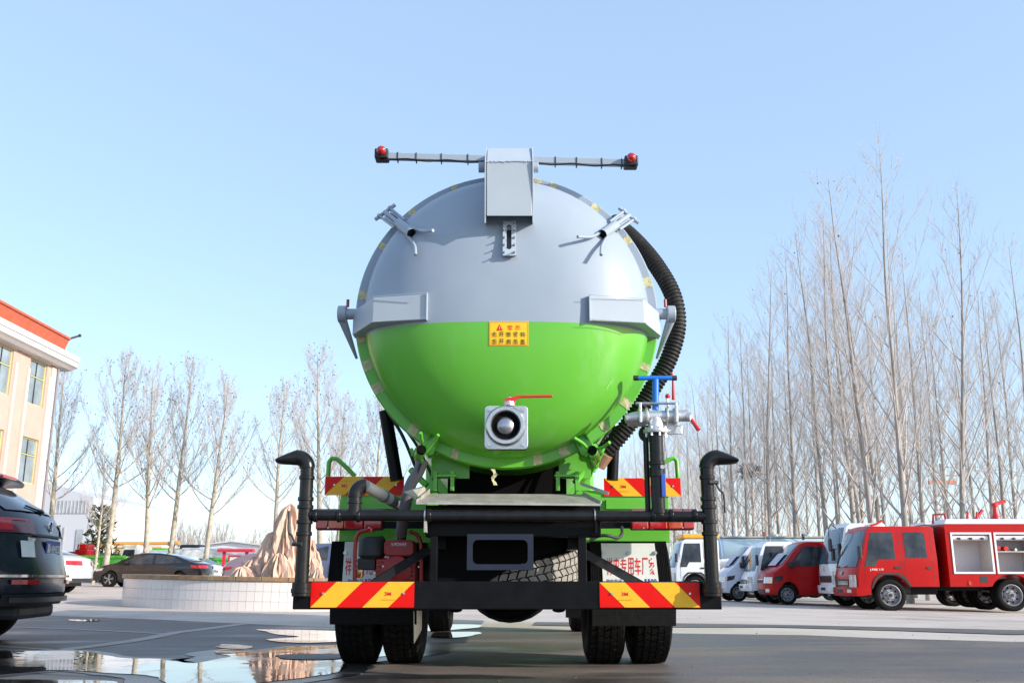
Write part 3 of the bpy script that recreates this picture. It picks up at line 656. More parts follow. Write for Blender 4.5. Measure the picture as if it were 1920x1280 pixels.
board(584, 776, 1090, 1138, by0-.006, True)
board(1124, 1313, 1091, 1138, by0-.006, False)
board(610, 757, 893, 928, 7.04, True, flip=True)
board(1132, 1277, 896, 930, 7.04, False)

# centre frame, crossmember, plate holder
fy = 6.02
q0, q1 = P(797, 955, fy), P(1128, 1005, fy)
B(MB().box(q0.x, q1.x, fy+.03, fy+.22, q1.z, P(960, 946, fy).z), 'crossmember', black_paint, bevel=.006)
for a_, b_ in ((806, 820), (1084, 1100)):
    B(MB().box(P(a_, 1040, fy).x, P(b_, 1040, fy).x, fy, fy+.06, zt-.01, q1.z+.01), 'upright', black_paint, bevel=.004)
def frame(x0, x1, z0, z1, t_, y0, y1, r):
    cx, cz_ = (x0+x1)/2, (z0+z1)/2; o_ = rrect(cx, cz_, (x1-x0)/2, (z1-z0)/2, .004, 3); i_ = rrect(cx, cz_, (x1-x0)/2-t_, (z1-z0)/2-t_, r, 3); n_ = len(o_); mb = MB(); v = []
    for yy in (y0, y1): v += [(x, yy, z) for x, z in o_]+[(x, yy, z) for x, z in i_]
    f = []
    for i in range(n_):
        j = (i+1) % n_; f += [(i, j, n_+j, n_+i), (2*n_+i, 3*n_+i, 3*n_+j, 2*n_+j), (i, 2*n_+i, 2*n_+j, j), (n_+i, n_+j, 3*n_+j, 3*n_+i)]
    return mb.add(v, f)
B(frame(P(876, 1040, fy).x, P(1000, 1040, fy).x, P(900, 1068, fy).z, P(900, 1001, fy).z, .034, fy-.03, fy-.022, .03), 'plate_holder', mat('blue black steel', (.012, .016, .034), .35, .1, var=.2))
for pts in (((1098, 1028), (1212, 1092)), ((800, 1022), (690, 1090))):
    A, Q = P(*pts[0], 6.22), P(*pts[1], 6.06); n_ = (Q-A).normalized().cross(Vector((0, 1, 0))).normalized()
    if n_.z < 0: n_ = -n_
    mb = MB()
    for (d0_, d1_, e0, e1) in ((-.006, 0, 0, .055), (-.055, 0, .0, .006)):
        vs = [p+n_*a1+Vector((0, b1, 0)) for p in (A, Q) for a1 in (d0_, d1_) for b1 in (e0, e1)]
        mb.add(vs, [(0,1,3,2),(4,6,7,5),(0,4,5,1),(2,3,7,6),(0,2,6,4),(1,5,7,3)])
    B(mb, 'brace', mat('weathered steel', (.06, .05, .045), .55, .4, var=.35, scale=14) if pts[0][0] > 1000 else black_paint)
B(MB().prism([(P(x_, y_, 6.3).x, P(x_, y_, 6.3).z) for x_, y_ in ((815, 1000), (1088, 1000), (1066, 1024), (1000, 1046), (940, 1074), (912, 1092), (815, 1092))], 'y', 6.30, 6.306), 'shade_panel', dark_hole)  # added black panel, cut to the shade left of the spare wheel
# spill tray, sloping towards the bumper
def quadplate(pts, th, name, m, par=TR, **k):
    p = [Vector(q) for q in pts]; n_ = (p[1]-p[0]).cross(p[3]-p[0]).normalized()*th
    return B(MB().add(p+[q-n_ for q in p], [(0,1,2,3),(7,6,5,4),(0,4,5,1),(1,5,6,2),(2,6,7,3),(3,7,4,0)]), name, m, par, **k)
fl_, fr2 = P(780, 941, 5.90), P(1126, 944, 5.90); bl, br = P(805, 925, 6.18), P(1092, 926, 6.18)
tray = quadplate([fl_, fr2, br, bl], .004, 'spill_tray', galv)
quadplate([fl_, P(780, 936, 5.90), P(805, 916, 6.18), bl], .004, 'tray_lip', galv, tray)
quadplate([P(1126, 944, 5.90), P(1127, 939, 5.90), P(1093, 921, 6.18), br], .004, 'tray_lip', galv, tray)
quadplate([fl_, fr2, fr2-Vector((0, 0, .012)), fl_-Vector((0, 0, .012))], .003, 'tray_edge', galv, tray)
quadplate([P(757, 922, 5.96), P(795, 911, 6.1), P(798, 920, 6.1), P(778, 936, 5.96)], .004, 'tray_wing', galv, tray)
quadplate([P(1140, 928, 6.2), P(1142, 922, 6.2), P(1088, 903, 6.3), P(1086, 908, 6.3)], .004, 'tray_wing', galv, tray)

# spray pipe work
PY = 5.93; PR = .034
zp = P(960, 966, PY).z
pipe = B(MB().cyl((P(580, 966, PY).x, PY, zp+.003), (P(1326, 966, PY).x, PY, zp-.006), PR, 20), 'spray_pipe', black_pipe, smooth=40)
def collar(px, r=.040, wd=.012, par=None, m=None):
    x = P(px, 966, PY).x; B(MB().cyl((x-wd, PY, zp), (x+wd, PY, zp), r, 20), 'coupling', m or black_pipe, par or pipe, smooth=40, bevel=.003)
for px in (592, 636, 672, 805, 1224, 1258, 1302): collar(px)
for px in (797, 1115):
    x = P(px, 966, PY).x; B(MB().lathe([(.036, -.004), (.040, -.004), (.040, .004), (.036, .004)], (x, PY, zp), 'x', 20, closed=True), 'u_bolt', steel, pipe, smooth=40)
    B(MB().box(x-.003, x+.012, PY-.03, PY+.06, zp-.10, zp-.035), 'strap', galv if px == 797 else black_paint, pipe)
def post(sg, pxb, pxt):
    xb = P(pxb, 1000, PY).x; xt = xb; zb_ = P(pxb, 1112, PY).z; zt_ = P(pxb, 868, PY).z
    po = B(MB().cyl((xb, PY, zb_), (xt, PY, zt_-.03), .041, 22), 'nozzle_post', black_pipe, smooth=40)
    for py, r in ((1000, .048), (978, .049), (950, .049), (935, .048), (895, .047)):
        z = P(pxb, py, PY).z; B(MB().cyl((xb, PY, z-.012), (xb, PY, z+.012), r, 22), 'coupling', black_pipe, po, smooth=40, bevel=.003)
    z = P(pxb, 1106, PY).z
    B(MB().cyl((xb, PY, z-.035), (xb, PY, z+.045), .055, 22).cyl((xb, PY, z-.016), (xb, PY, z+.012), .060, 22), 'end_cap', black_pipe, po, smooth=40, bevel=.003)
    # elbow and flattened duck-bill nozzle
    cxn = xb; R_ = .065
    pts = [Vector((cxn+sg*(R_-R_*cos(a1)), PY, zt_-.03+R_*sin(a1))) for a1 in [pi/2*i/8 for i in range(9)]]
    B(MB().tube(pts, .047, 20), 'elbow', black_pipe, po, smooth=40)
    e = pts[-1]; L_ = .118; mb = MB(); rings = 9; n_ = 20
    for i in range(rings):
        u_ = i/(rings-1); ry = .047+.022*u_; rz = .034*(1-u_)**.7+.014; 
        for k in range(n_):
            a1 = 2*pi*k/n_; mb.v.append((e.x+sg*L_*u_, PY+ry*cos(a1), e.z-.022*u_**1.2+rz*sin(a1)))
    mb.f = [(i*n_+k, i*n_+(k+1) % n_, (i+1)*n_+(k+1) % n_, (i+1)*n_+k) for i in range(rings-1) for k in range(n_)]+[tuple(range(n_)), tuple((rings-1)*n_+k for k in range(n_))]
    B(mb, 'nozzle', black_pipe, po, smooth=40)
    # shut-off lever
    lx = xb+sg*.052
    z1, z2 = (P(pxb, 1020, PY).z, P(pxb, 958, PY).z) if sg < 0 else (P(pxb, 905, PY).z, P(pxb, 962, PY).z)
    B(MB().tube(bez([(lx-sg*.01, PY-.03, z1), (lx+sg*.012, PY-.035, z1+(z2-z1)*.25), (lx+sg*.035, PY-.035, z1+(z2-z1)*.4), (lx+sg*.038, PY-.035, z2)], 6), .006, 8), 'shutoff_lever', black_plastic, po, smooth=50)
    B(MB().cyl((xb, PY-.05, z1), (lx+sg*.005, PY-.035, z1), .012, 10), 'lever_hub', black_plastic, po, smooth=40)
post(-1, 570, 577); post(1, 1331, 1325)
# left inlet elbow and pale plastic pipe
xe = P(665, 950, PY).x; z1, z0 = P(665, 925, PY).z, zp
B(MB().cyl((xe, PY, z0), (xe, PY, z1-.01), .040, 20), 'inlet_tee', black_pipe, smooth=40)
el = [Vector((xe+.055-.055*cos(a1), PY+.02*(1-cos(a1)), z1-.01+.06*sin(a1))) for a1 in [pi/2*i/8 for i in range(9)]]
inl = B(MB().tube(el, .043, 20), 'inlet_elbow', black_pipe, smooth=40)
e2 = el[-1]; B(MB().tube([e2, P(748, 945, 6.35)], .036, 18), 'plastic_pipe', mat('grey white plastic', (.50, .50, .46), .5, var=.15, scale=9), inl, smooth=40)
B(MB().cyl(e2.lerp(P(748, 945, 6.35), .50), e2.lerp(P(748, 945, 6.35), .56), .040, 18).cyl(e2.lerp(P(748, 945, 6.35), .7), e2.lerp(P(748, 945, 6.35), 1.0), .0375, 18), 'pipe_socket', mat('grey plastic', (.16, .16, .17), .5, var=.2), inl, smooth=40)
for z in (P(665, 930, PY).z, P(665, 942, PY).z): B(MB().cyl((xe, PY, z-.006), (xe, PY, z+.006), .046, 20), 'coupling', black_pipe, inl, smooth=40, bevel=.002)
# grey hose to the left of the tank
B(MB().tube(bez([P(793, 862, 6.2), P(784, 885, 6.2), P(771, 906, 6.2), P(764, 930, 6.2), P(757, 965, 6.25), P(752, 1000, 6.4)], 8), .037, 16), 'suction_hose', mat('grey hose', (.13, .12, .13), .6, var=.15, scale=9), smooth=50)
hs = MB()
for i in range(5):
    q = P(791-1.5*i, 866+4*i, 6.2); hs.tube([q-Vector((-.006, 0, .012))*.3, q+Vector((-.006, 0, -.012))*.3], .042, 16)
B(hs, 'hose_clip', black_plastic, smooth=40)

# corrugated hose on the right of the tank
path = bez([P(1150, 415, 6.7), P(1192, 452, 6.55), P(1232, 500, 6.42), P(1262, 555, 6.36), P(1270, 610, 6.36), P(1255, 670, 6.36), P(1225, 725, 6.36), P(1190, 780, 6.36), P(1150, 830, 6.38), P(1115, 862, 6.42)], 40)
acc = [0]
for i in range(1, len(path)): acc.append(acc[-1]+(path[i]-path[i-1]).length)
tot = acc[-1]; pitch_ = .026; n_r = int(tot/pitch_); pts = []; rad = []
def at(d):
    import bisect
    i = min(len(acc)-1, max(1, bisect.bisect_left(acc, d))); u_ = (d-acc[i-1])/max(1e-6, acc[i]-acc[i-1]); return path[i-1].lerp(path[i], u_)
for k in range(n_r):
    for f_, r_ in ((.0, .052), (.15, .060), (.5, .061), (.65, .052)): pts.append(at((k+f_)*pitch_)); rad.append(r_)
B(MB().tube(pts, .05, 20, True, rad), 'corrugated_hose', mat('hose rubber', (.020, .019, .018), .6, var=.3, scale=12, spec=.25, dirt=(DUST, 14, .55, .2)), smooth=30)
B(MB().tube([P(1133, 848, 6.37), P(1118, 870, 6.40)], .064, 20), 'hose_collar', mat('brown strap', (.30, .17, .10), .6, .2, var=.3, scale=25), smooth=40)
# hydraulic door rams
for s in (-1, 1):
    A, Q = (P(722, 770, 6.75), P(744, 900, 6.75)) if s < 0 else (P(1152, 800, 6.75), P(1148, 900, 6.75))
    rm = B(MB().cyl(A, Q, .045 if s < 0 else .04, 16), 'hydraulic_ram', black_paint, smooth=40)
    B(MB().tube(bez([A+Vector((.03*-s, -.05, -.02)), A.lerp(Q, .4)+Vector((.10*-s, -.05, 0)), Q+Vector((.16*-s, -.05, .02))], 8), .012, 8), 'hydraulic_hose', black_plastic, rm, smooth=50)
    B(MB().tube(bez([A+Vector((.06*-s, -.03, -.02)), A.lerp(Q, .5)+Vector((.18*-s, -.04, 0)), Q+Vector((.26*-s, -.05, .0))], 8), .010, 8), 'hydraulic_hose', black_plastic, rm, smooth=50)
    B(MB().tube([A+(A-Q)*.25, A], .022, 12), 'ram_rod', chrome, rm, smooth=40)

# fenders, rails, mudflaps, lamps
for s in (-1, 1):
    xo = P(1256 if s > 0 else 636, 1000, 7.05).x; xi = CX+s*.50
    za, zb_ = P(1100, 1017, 7.05).z, P(1100, 928, 7.05).z
    x0, x1 = min(xo, xi), max(xo, xi)
    fe = MB(); fe.prism([(7.05, za), (7.05, zb_), (7.12, zb_+.04), (8.4, zb_+.04), (8.46, zb_), (8.46, za), (8.44, za), (8.44, zb_-.02), (8.38, zb_+.02), (7.14, zb_+.02), (7.07, zb_-.02), (7.07, za)], 'x', x0, x1)
    B(fe, 'fender', green_paint, bevel=.003)
    # hand rail
    pr = [(615, 893), (617, 866), (622, 859), (632, 860), (652, 878), (665, 892)] if s < 0 else [(1271, 896), (1269, 864), (1263, 858), (1254, 862), (1230, 874), (1222, 895)]
    B(MB().tube([P(px, py, 7.10) for px, py in pr], .017, 10), 'hand_rail', green_paint, smooth=50)
    q0, q1 = P(640 if s < 0 else 1215, 935, 7.08), P(740 if s < 0 else 1135, 955, 7.08)
    B(MB().box(min(q0.x, q1.x), max(q0.x, q1.x), 7.02, 7.05, q1.z, q0.z-.01), 'board_bracket', green_paint, bevel=.002)
    # mud flap with its sign plate
    Yf = 7.02
    top = [(622, 1014), (760, 1014)] if s < 0 else [(1106, 1014), (1249, 1014)]
    bot = [(610, 1130), (780, 1130)] if s < 0 else [(1108, 1130), (1264, 1130)]
    fp = [(P(*q, Yf).x, P(*q, Yf).z) for q in (top[0], top[1], bot[1], bot[0])]
    mf = B(MB().prism(fp, 'y', Yf, Yf+.012), 'mudflap', rubber)
    rb = MB()
    for i in range(46):
        u_ = (i+.5)/46; xa = fp[0][0]+(fp[1][0]-fp[0][0])*u_; xb_ = fp[3][0]+(fp[2][0]-fp[3][0])*u_
        rb.add([(xa-.0028, Yf-.0035, fp[0][1]-.002), (xa+.0028, Yf-.0035, fp[0][1]-.002), (xb_+.0028, Yf-.0035, fp[2][1]), (xb_-.0028, Yf-.0035, fp[2][1]), (xa-.004, Yf+.001, fp[0][1]-.002), (xa+.004, Yf+.001, fp[0][1]-.002), (xb_+.004, Yf+.001, fp[2][1]), (xb_-.004, Yf+.001, fp[2][1])], [(0,1,2,3),(0,3,7,4),(1,5,6,2)])
    B(rb, 'rib_pattern', rubber, mf, kind='stuff')
    lo = [(618, 1128), (781, 1128), (781, 1170), (618, 1170)] if s < 0 else [(1110, 1128), (1268, 1128), (1268, 1173), (1110, 1173)]
    B(MB().prism([(P(*q, Yf-.02).x, P(*q, Yf-.02).z) for q in lo], 'y', Yf-.02, Yf-.006), 'lower_flap', rubber, mf, bevel=.003)
    pl = [(647, 1015), (742, 1015), (750, 1100), (641, 1100)] if s < 0 else [(1127, 1018), (1227, 1018), (1236, 1100), (1131, 1100)]
    pp = [(P(*q, Yf-.006).x, P(*q, Yf-.006).z) for q in pl]
    sgn = B(MB().prism(pp, 'y', Yf-.010, Yf-.007), 'sign_plate', plate_white, mf)
    def ptxt(t_, px, py, hp, wp, m_, bold):
        q = P(px, py, Yf-.012); lettering(t_, hp/258, (q.x, q.y, q.z), mf, m_, width=wp/258, bold=bold)
    off = 0 if s > 0 else -486
    for k_, c_ in enumerate('祥农专用车厂家'): ptxt(c_, 1143+13.3*k_+off-(4 if s < 0 else 0), 1061, 31, 11, ink_red, .01)
    for k_, c_ in enumerate('购车热线'): ptxt(c_, 1140.5+7.6*k_+off, 1091, 12, 6.5, ink_blue, .006)
    for k_, c_ in enumerate('15'): ptxt(c_, 1172+6.3*k_+off, 1091, 12, 3 if c_ == '1' else 5, ink_blue, .006)
    for k_, c_ in enumerate('1199'): ptxt(c_, 1211+6.0*k_+off, 1091, 12, 3 if c_ == '1' else 5, ink_blue, .006)
    for px in ((1132, 1178, 1228) if s > 0 else (648, 700, 742)):
        q = P(px, 1036, Yf); B(MB().cyl((q.x, Yf-.011, q.z), (q.x, Yf-.018, q.z), .014, 14).cyl((q.x, Yf-.016, q.z), (q.x, Yf-.026, q.z), .008, 6), 'bolt', steel, mf)
    # tail lamp cluster
    l0, l1 = (P(592, 953, 6.75), P(718, 993, 6.75)) if s < 0 else (P(1181, 953, 6.75), P(1304, 993, 6.75))
    lx0, lx1, lz1, lz0 = l0.x, l1.x, l0.z, l1.z
    tl = B(MB().prism(rrect((lx0+lx1)/2, (lz0+lz1)/2, (lx1-lx0)/2, (lz1-lz0)/2, .02), 'y', 6.77, 6.82), 'tail_lamp', black_plastic, bevel=.004)
    ins = .006; tot_ = lx1-lx0-2*ins; segs = [(0, .18, lens_red), (.19, .42, lens_amber), (.43, .72, lens_red), (.73, 1, lens_red)]
    for a1, b1, m_ in segs:
        if s > 0: a1, b1 = 1-b1, 1-a1
        B(MB().box(lx0+ins+tot_*a1, lx0+ins+tot_*b1, 6.735, 6.772, lz0+ins, lz1-ins), 'lens', m_, tl, bevel=.008)
    for u_ in (.2, .8): B(MB().cyl((lx0+(lx1-lx0)*u_, 6.736, lz0+.014), (lx0+(lx1-lx0)*u_, 6.730, lz0+.014), .006, 8), 'screw', steel, tl)
    h0, h1 = P(1118 if s > 0 else 718, 977, 6.80), P(1182 if s > 0 else 802, 990, 6.80)
    B(MB().box(min(h0.x, h1.x)-.03, max(h0.x, h1.x)+.03, 6.79, 6.84, h1.z, h0.z), 'lamp_bracket', black_paint, tl, bevel=.003)
wire = bez([P(1106, 1012, 6.5), P(1125, 1004, 6.5), P(1142, 1004, 6.5), P(1158, 1008, 6.55), P(1166, 1000, 6.6), P(1166, 988, 6.7)], 8)
B(MB().tube(wire, .011, 8), 'wiring_loom', black_plastic, smooth=50)
# inner splash plate, left
quadplate([P(775, 1144, 7.0), P(791, 1144, 7.05), P(790, 1180, 7.05), P(776, 1206, 7.0)], .004, 'splash_plate', galv)
# cab far in front and its axle gear (mostly hidden by the tank)
B(MB().prism([(13.3, .95), (13.3, 2.55), (13.5, 2.7), (14.3, 2.7), (14.6, 2.4), (14.75, 1.7), (14.8, .6), (13.5, .6)], 'x', CX-1.15, CX+1.15), 'cab', green_paint, bevel=.05)
B(MB().box(CX-.95, CX-.45, 9.0, 10.2, .55, 1.0), 'fuel_tank', black_paint, bevel=.03)
B(MB().box(CX+.45, CX+.95, 9.3, 10.4, .55, 1.0), 'battery_box', black_paint, bevel=.02)
B(MB().box(CX-.95, CX-.1, 6.38, 6.75, .50, .512), 'pump_shelf', black_paint)
B(MB().box(P(1255, 950, 7.1).x-.02, P(1255, 950, 7.1).x, 7.1, 13, .95, 1.2), 'side_rail', green_paint, bevel=.004)

# standpipe with spray gun ------------------------------------------------
xs_p = P(1233, 900, PY).x; zt_ = P(1233, 812, PY).z
sp_ = B(MB().cyl((xs_p, PY, zp), (xs_p, PY, zt_), .043, 22), 'standpipe', black_pipe, smooth=40)
for py, hh_ in ((885, .03), (868, .012), (958, .014)):
    z = P(1233, py, PY).z; B(MB().cyl((xs_p, PY, z-hh_), (xs_p, PY, z+hh_), .049, 22), 'coupling', black_pipe, sp_, smooth=40, bevel=.003)
q0, q1 = P(1237, 889, PY), P(1247, 932, PY)
B(MB().box(q0.x, q1.x, PY-.052, PY-.040, q1.z, q0.z), 'blue_tag', blue_label, sp_, bevel=.003)
B(MB().cyl((q0.x+.01, PY-.04, q0.z+.04), (q0.x+.01, PY-.055, q0.z+.04), .013, 14), 'valve_knob', steel, sp_, smooth=40)
B(MB().cyl((xs_p-.055, PY+.06, zp), (xs_p-.055, PY+.06, zt_-.01), .018, 12), 'thin_riser', black_pipe, sp_, smooth=40)
GX = xs_p+.015; zg = P(1233, 782, PY).z
gun = B(MB().lathe([(.001, 0), (.075, 0), (.078, .01), (.078, .022), (.05, .035), (.047, .07), (.036, .10), (.001, .10)], (GX-.015, PY, zt_), 'z', 28), 'spray_gun', cast_alu, smooth=40)
B(MB().tube([P(1172, 785, PY-.0), P(1192, 782, PY), P(1290, 779, PY)], .04, 20, True, [.028, .036, .036]), 'gun_barrel', cast_alu, gun, smooth=40)
B(MB().tube([P(1170, 786, PY-.02), P(1168, 786, PY-.02)], .027, 18), 'gun_mouth', dark_hole, gun)
B(MB().tube([P(1270, 779, PY), P(1284, 780, PY), P(1297, 782, PY-.03)], .033, 20, True, [.033, .034, .026]), 'gun_tail', cast_alu, gun, smooth=40)
B(MB().tube([P(1176, 792, PY+.06), P(1210, 790, PY+.05)], .03, 16, True, [.022, .034]), 'side_nozzle', cast_alu, gun, smooth=40)
for px in (1199, 1212, 1250, 1264):
    x = P(px, 780, PY).x; z = P(px, 780, PY).z
    B(MB().cyl((x-.006, PY, z), (x+.006, PY, z), .052, 28), 'gun_flange', cast_alu, gun, smooth=40, bevel=.002)
for px in (1199, 1266):
    x = P(px, 780, PY).x; B(MB().box(x-.008, x+.008, PY-.058, PY-.035, P(px, 794, PY).z, P(px, 757, PY).z), 'gun_strap', cast_alu, gun, bevel=.003)
for i in range(8):
    a1 = 2*pi*i/8+.2; B(MB().cyl((GX-.015+.062*cos(a1), PY+.062*sin(a1), zt_-.02), (GX-.015+.062*cos(a1), PY+.062*sin(a1), zt_+.035), .008, 6), 'bolt', steel, gun)
B(MB().prism([(P(px, py, PY).x, P(px, py, PY).z) for px, py in ((1256, 800), (1281, 794), (1281, 812), (1254, 813))], 'y', PY+.03, PY+.045), 'square_flange', cast_alu, gun, bevel=.004)
B(MB().cyl((GX+.07, PY+.02, zg-.035), (GX+.07, PY+.09, zg-.035), .05, 20), 'rear_port', cast_alu, gun, smooth=40)
B(MB().tube([P(1192, 756, PY-.03), P(1272, 756, PY-.03)], .008, 8), 'link_rod', steel, gun, smooth=40)
B(MB().tube([P(1252, 768, PY), P(1252, 745, PY)], .007, 8), 'knob_stem', steel, gun, smooth=40)
B(MB().sphere(P(1252, 742.5, PY), .016, 16, 10), 'red_knob', red_plastic, gun, smooth=180)
B(MB().tube([P(1229, 768, PY), P(1229, 711, PY)], .021, 16), 'handle_stem', blue_plastic, gun, smooth=40)
hb2 = B(MB().tube([P(1196, 708.5, PY), P(1262, 708.5, PY)], .0150, 16), 't_handle', blue_plastic, gun, smooth=40)
for a1, b1 in ((1187.5, 1197), (1260, 1269)):
    B(MB().tube([P(a1, 708.5, PY), P(b1, 708.5, PY)], .0165, 16), 'grip_cap', black_plastic, gun, smooth=40, bevel=.003)
B(MB().tube([P(1260, 699, PY+.05), P(1262, 715, PY+.05), P(1263, 749, PY+.05)], .010, 10, True, [.008, .007, .012]), 'red_lever', red_plastic, gun, smooth=40)
B(MB().tube([P(1296, 786, PY-.02), P(1310, 806, PY-.05)], .013, 10, True, [.011, .013]), 'red_lever', red_plastic, gun, smooth=40)
B(MB().lathe([(.001, 0), (.05, 0), (.055, .02), (.05, .035), (.001, .04)], P(1214, 812, PY+.12), 'y', 20), 'round_cap', black_plastic, gun, smooth=40)

# petrol pump engine standing behind the bumper on the left ------------------
ez = .512; PE = thing('engine_pump', 'small red petrol engine pump in a red tube frame behind the black bumper', 'engine pump', (P(728, 1080, 6.5).x, 6.5, ez))
def E(mb, name, m, par=None, **k): return mb.build(name, m, par or PE, world=True, **k)
def q(px, py, Y=6.5): return P(px, py, Y)
fr_y = 6.40
for Y in (6.40, 6.62):
    E(MB().tube(bez([(q(666, 1090, Y).x, Y, ez), (q(666, 1020, Y).x, Y, q(666, 1030, Y).z), q(672, 1000, Y), q(690, 993, Y)], 6), .013, 10), 'frame_tube', dark_red, smooth=50)
    E(MB().tube(bez([(q(790, 1090, Y).x, Y, ez), (q(790, 1030, Y).x, Y, q(788, 1030, Y).z), q(784, 1005, Y), q(768, 995, Y)], 6), .013, 10), 'frame_tube', dark_red, smooth=50)
E(MB().tube([q(690, 993, 6.40), q(700, 993, 6.62)], .013, 10), 'frame_tube', dark_red, smooth=50)
E(MB().lathe([(.001, 0), (.07, 0), (.088, .02), (.09, .12), (.075, .14), (.001, .145)], (q(697, 1047).x, 6.5, q(697, 1047).z), 'z', 24), 'air_filter', black_plastic, smooth=40)
x0, x1 = q(722, 1040).x, q(778, 1040).x; z0, z1 = q(722, 1043).z, q(722, 1012).z
E(MB().prism(rrect((x0+x1)/2, (z0+z1)/2, (x1-x0)/2, (z1-z0)/2, .03), 'y', 6.42, 6.6), 'petrol_tank', dark_red, bevel=.01)
E(MB().cyl((x1-.09, 6.5, z1-.01), (x1-.09, 6.5, z1+.025), .03, 16), 'tank_cap', black_plastic, smooth=40)
lettering('V-POWER', .02, ((x0+x1)/2, 6.417, z1-.03), PE, ink_white, width=.10)
E(MB().box(q(706, 1080).x, q(782, 1080).x, 6.43, 6.62, ez+.02, q(722, 1047).z), 'engine_block', dark_red, bevel=.02)
cv = E(MB().lathe([(.001, 0), (.05, -.004), (.10, .01), (.105, .03), (.001, .03)], (q(745, 1072).x, 6.405, q(745, 1072).z), 'y', 28), 'starter_cover', dark_red, smooth=40)
E(MB().lathe([(.001, -.002), (.028, -.001), (.029, .004), (.001, .004)], (q(738, 1074).x, 6.395, q(738, 1074).z), 'y', 24), 'badge', mat('badge dark', (.12, .004, .004), .3, var=.1), smooth=40)
lettering('7.5HP', .014, (q(738, 1073).x, 6.390, q(738, 1073).z), PE, ink_white, width=.045)
E(MB().box(q(672, 1070).x, q(705, 1070).x, 6.44, 6.58, q(690, 1068).z, q(690, 1046).z), 'carburettor', black_plastic, bevel=.008)
E(MB().lathe([(.001, 0), (.022, .003), (.028, .02), (.026, .05), (.001, .055)], (q(678, 1074).x, 6.42, q(678, 1074).z-.03), 'z', 16), 'brass_bowl', mat('brass', (.55, .30, .14), .3, .9, var=.15), smooth=40)
for px, py in ((718, 1061), (762, 1061), (785, 1050), (785, 1062), (702, 1073)): E(MB().cyl(q(px, py, 6.42), q(px, py, 6.41), .006, 6), 'bolt', steel)
fi = MB()
for i in range(7): fi.box(q(708, 1080).x, q(780, 1080).x, 6.415, 6.432, ez+.05+i*.028, ez+.062+i*.028)
E(fi, 'cooling_fins', dark_red, kind='stuff')
E(MB().box(q(664, 1090).x, q(792, 1090).x, 6.39, 6.64, ez, ez+.02), 'base_plate', dark_red)
E(MB().tube([q(712, 1005, 6.55), q(712, 1046, 6.55)], .026, 14), 'exhaust_stub', black_plastic, smooth=40)
# ================================================================ TREES
bark_pop = mat('poplar bark', (.31, .27, .235), .85, var=.3, scale=3, bump=.4, bscale=12, stretch=(1, 1, .3))
bark_twig = mat('twig bark', (.45, .405, .375), .8, var=.25, scale=5)
bark_plane = mat('plane bark', (.50, .45, .36), .85, var=.28, scale=4, bump=.4, bscale=14, col2=(.26, .23, .17))
seed_m = mat('dry seed heads', (.12, .075, .05), .9, var=.4, scale=20)
leaf_m = mat('dry leaves', (.42, .16, .06), .8, var=.4, scale=20)
def branch(mb, p, d, L_, r, rng, up=.25, wob=.12, segs=6, n=4, rend=.25):
    pts = [p.copy()]; rs = [r]; dd = d.normalized()
    for i in range(segs):
        dd = (dd + Vector((rng.uniform(-1, 1), rng.uniform(-1, 1), rng.uniform(-.5, .8)))*wob + Vector((0, 0, up))/segs*1.5).normalized()
        pts.append(pts[-1]+dd*L_/segs); rs.append(r*(1-(1-rend)*(i+1)/segs))
    mb.tube(pts, r, n, False, rs)
    return pts, rs
def on(pts, t):
    t = t*(len(pts)-1); i = min(int(t), len(pts)-2); return pts[i].lerp(pts[i+1], t-i), (pts[i+1]-pts[i]).normalized()
def poplar(H, seed, lean=0, nl=34, tw=1.0, base=.16, r0=.16):
    rng = random.Random(seed); trunk = MB(); crown = MB(); seeds = MB()
    pts = [Vector((0, 0, -.1))]; d = Vector((lean, rng.uniform(-.03, .03), 1)).normalized(); rs = [r0*1.15]
    K = 16
    for i in range(K):
        d = (d+Vector((rng.uniform(-1, 1), rng.uniform(-1, 1), 0))*.022+Vector((0, 0, .02))).normalized(); pts.append(pts[-1]+d*H/K); rs.append(r0*(1-((i+1)/K)**.85)*1.0+.012)
    trunk.tube(pts, r0, 8, True, rs)
    for k in range(nl):
        t = base+(1-base)*(k+.5)/nl*.97; p, td = on(pts, t); az = k*2.4+rng.uniform(-.5, .5)
        out = Vector((cos(az), sin(az), 0)); ang = radians(rng.uniform(26, 50)); dd = td*cos(ang)+out*sin(ang)
        Lb = H*(.42*(1-t)**.8+.04)*rng.uniform(.6, 1.15); rb = max(.012, r0*(1-t)**.8*.36*rng.uniform(.7, 1.1))
        bp_, br = branch(crown, p, dd, Lb, rb, rng, .35, .06, 6, 4, .18)
        n2 = int((3+Lb*1.5)*tw)
        for j in range(n2):
            tt = .18+.8*(j+rng.random())/n2; q, qd = on(bp_, tt); a2 = rng.uniform(0, 6.28)
            o2 = Vector((cos(a2), sin(a2), .3)).normalized(); dd2 = (qd*.85+o2*.55).normalized(); L2 = Lb*(.42*(1-tt)+.10)*rng.uniform(.5, 1.2)
            b2, _ = branch(crown, q, dd2, L2, max(.007, rb*.28), rng, .25, .07, 3, 3, .4)
            for h in range(int(rng.randint(2, 4)*tw)):
                t3 = rng.uniform(.15, .95); q3, d3 = on(b2, t3); a3 = rng.uniform(0, 6.28)
                dd3 = (d3*.8+Vector((cos(a3), sin(a3), .25))*.55).normalized()
                branch(crown, q3, dd3, rng.uniform(.25, .9), .0048, rng, .15, .08, 2, 3, .6)
                if rng.random() < .012: seeds.sphere(q3+dd3*.5, rng.uniform(.025, .05), 5, 3)
    return trunk, crown, seeds
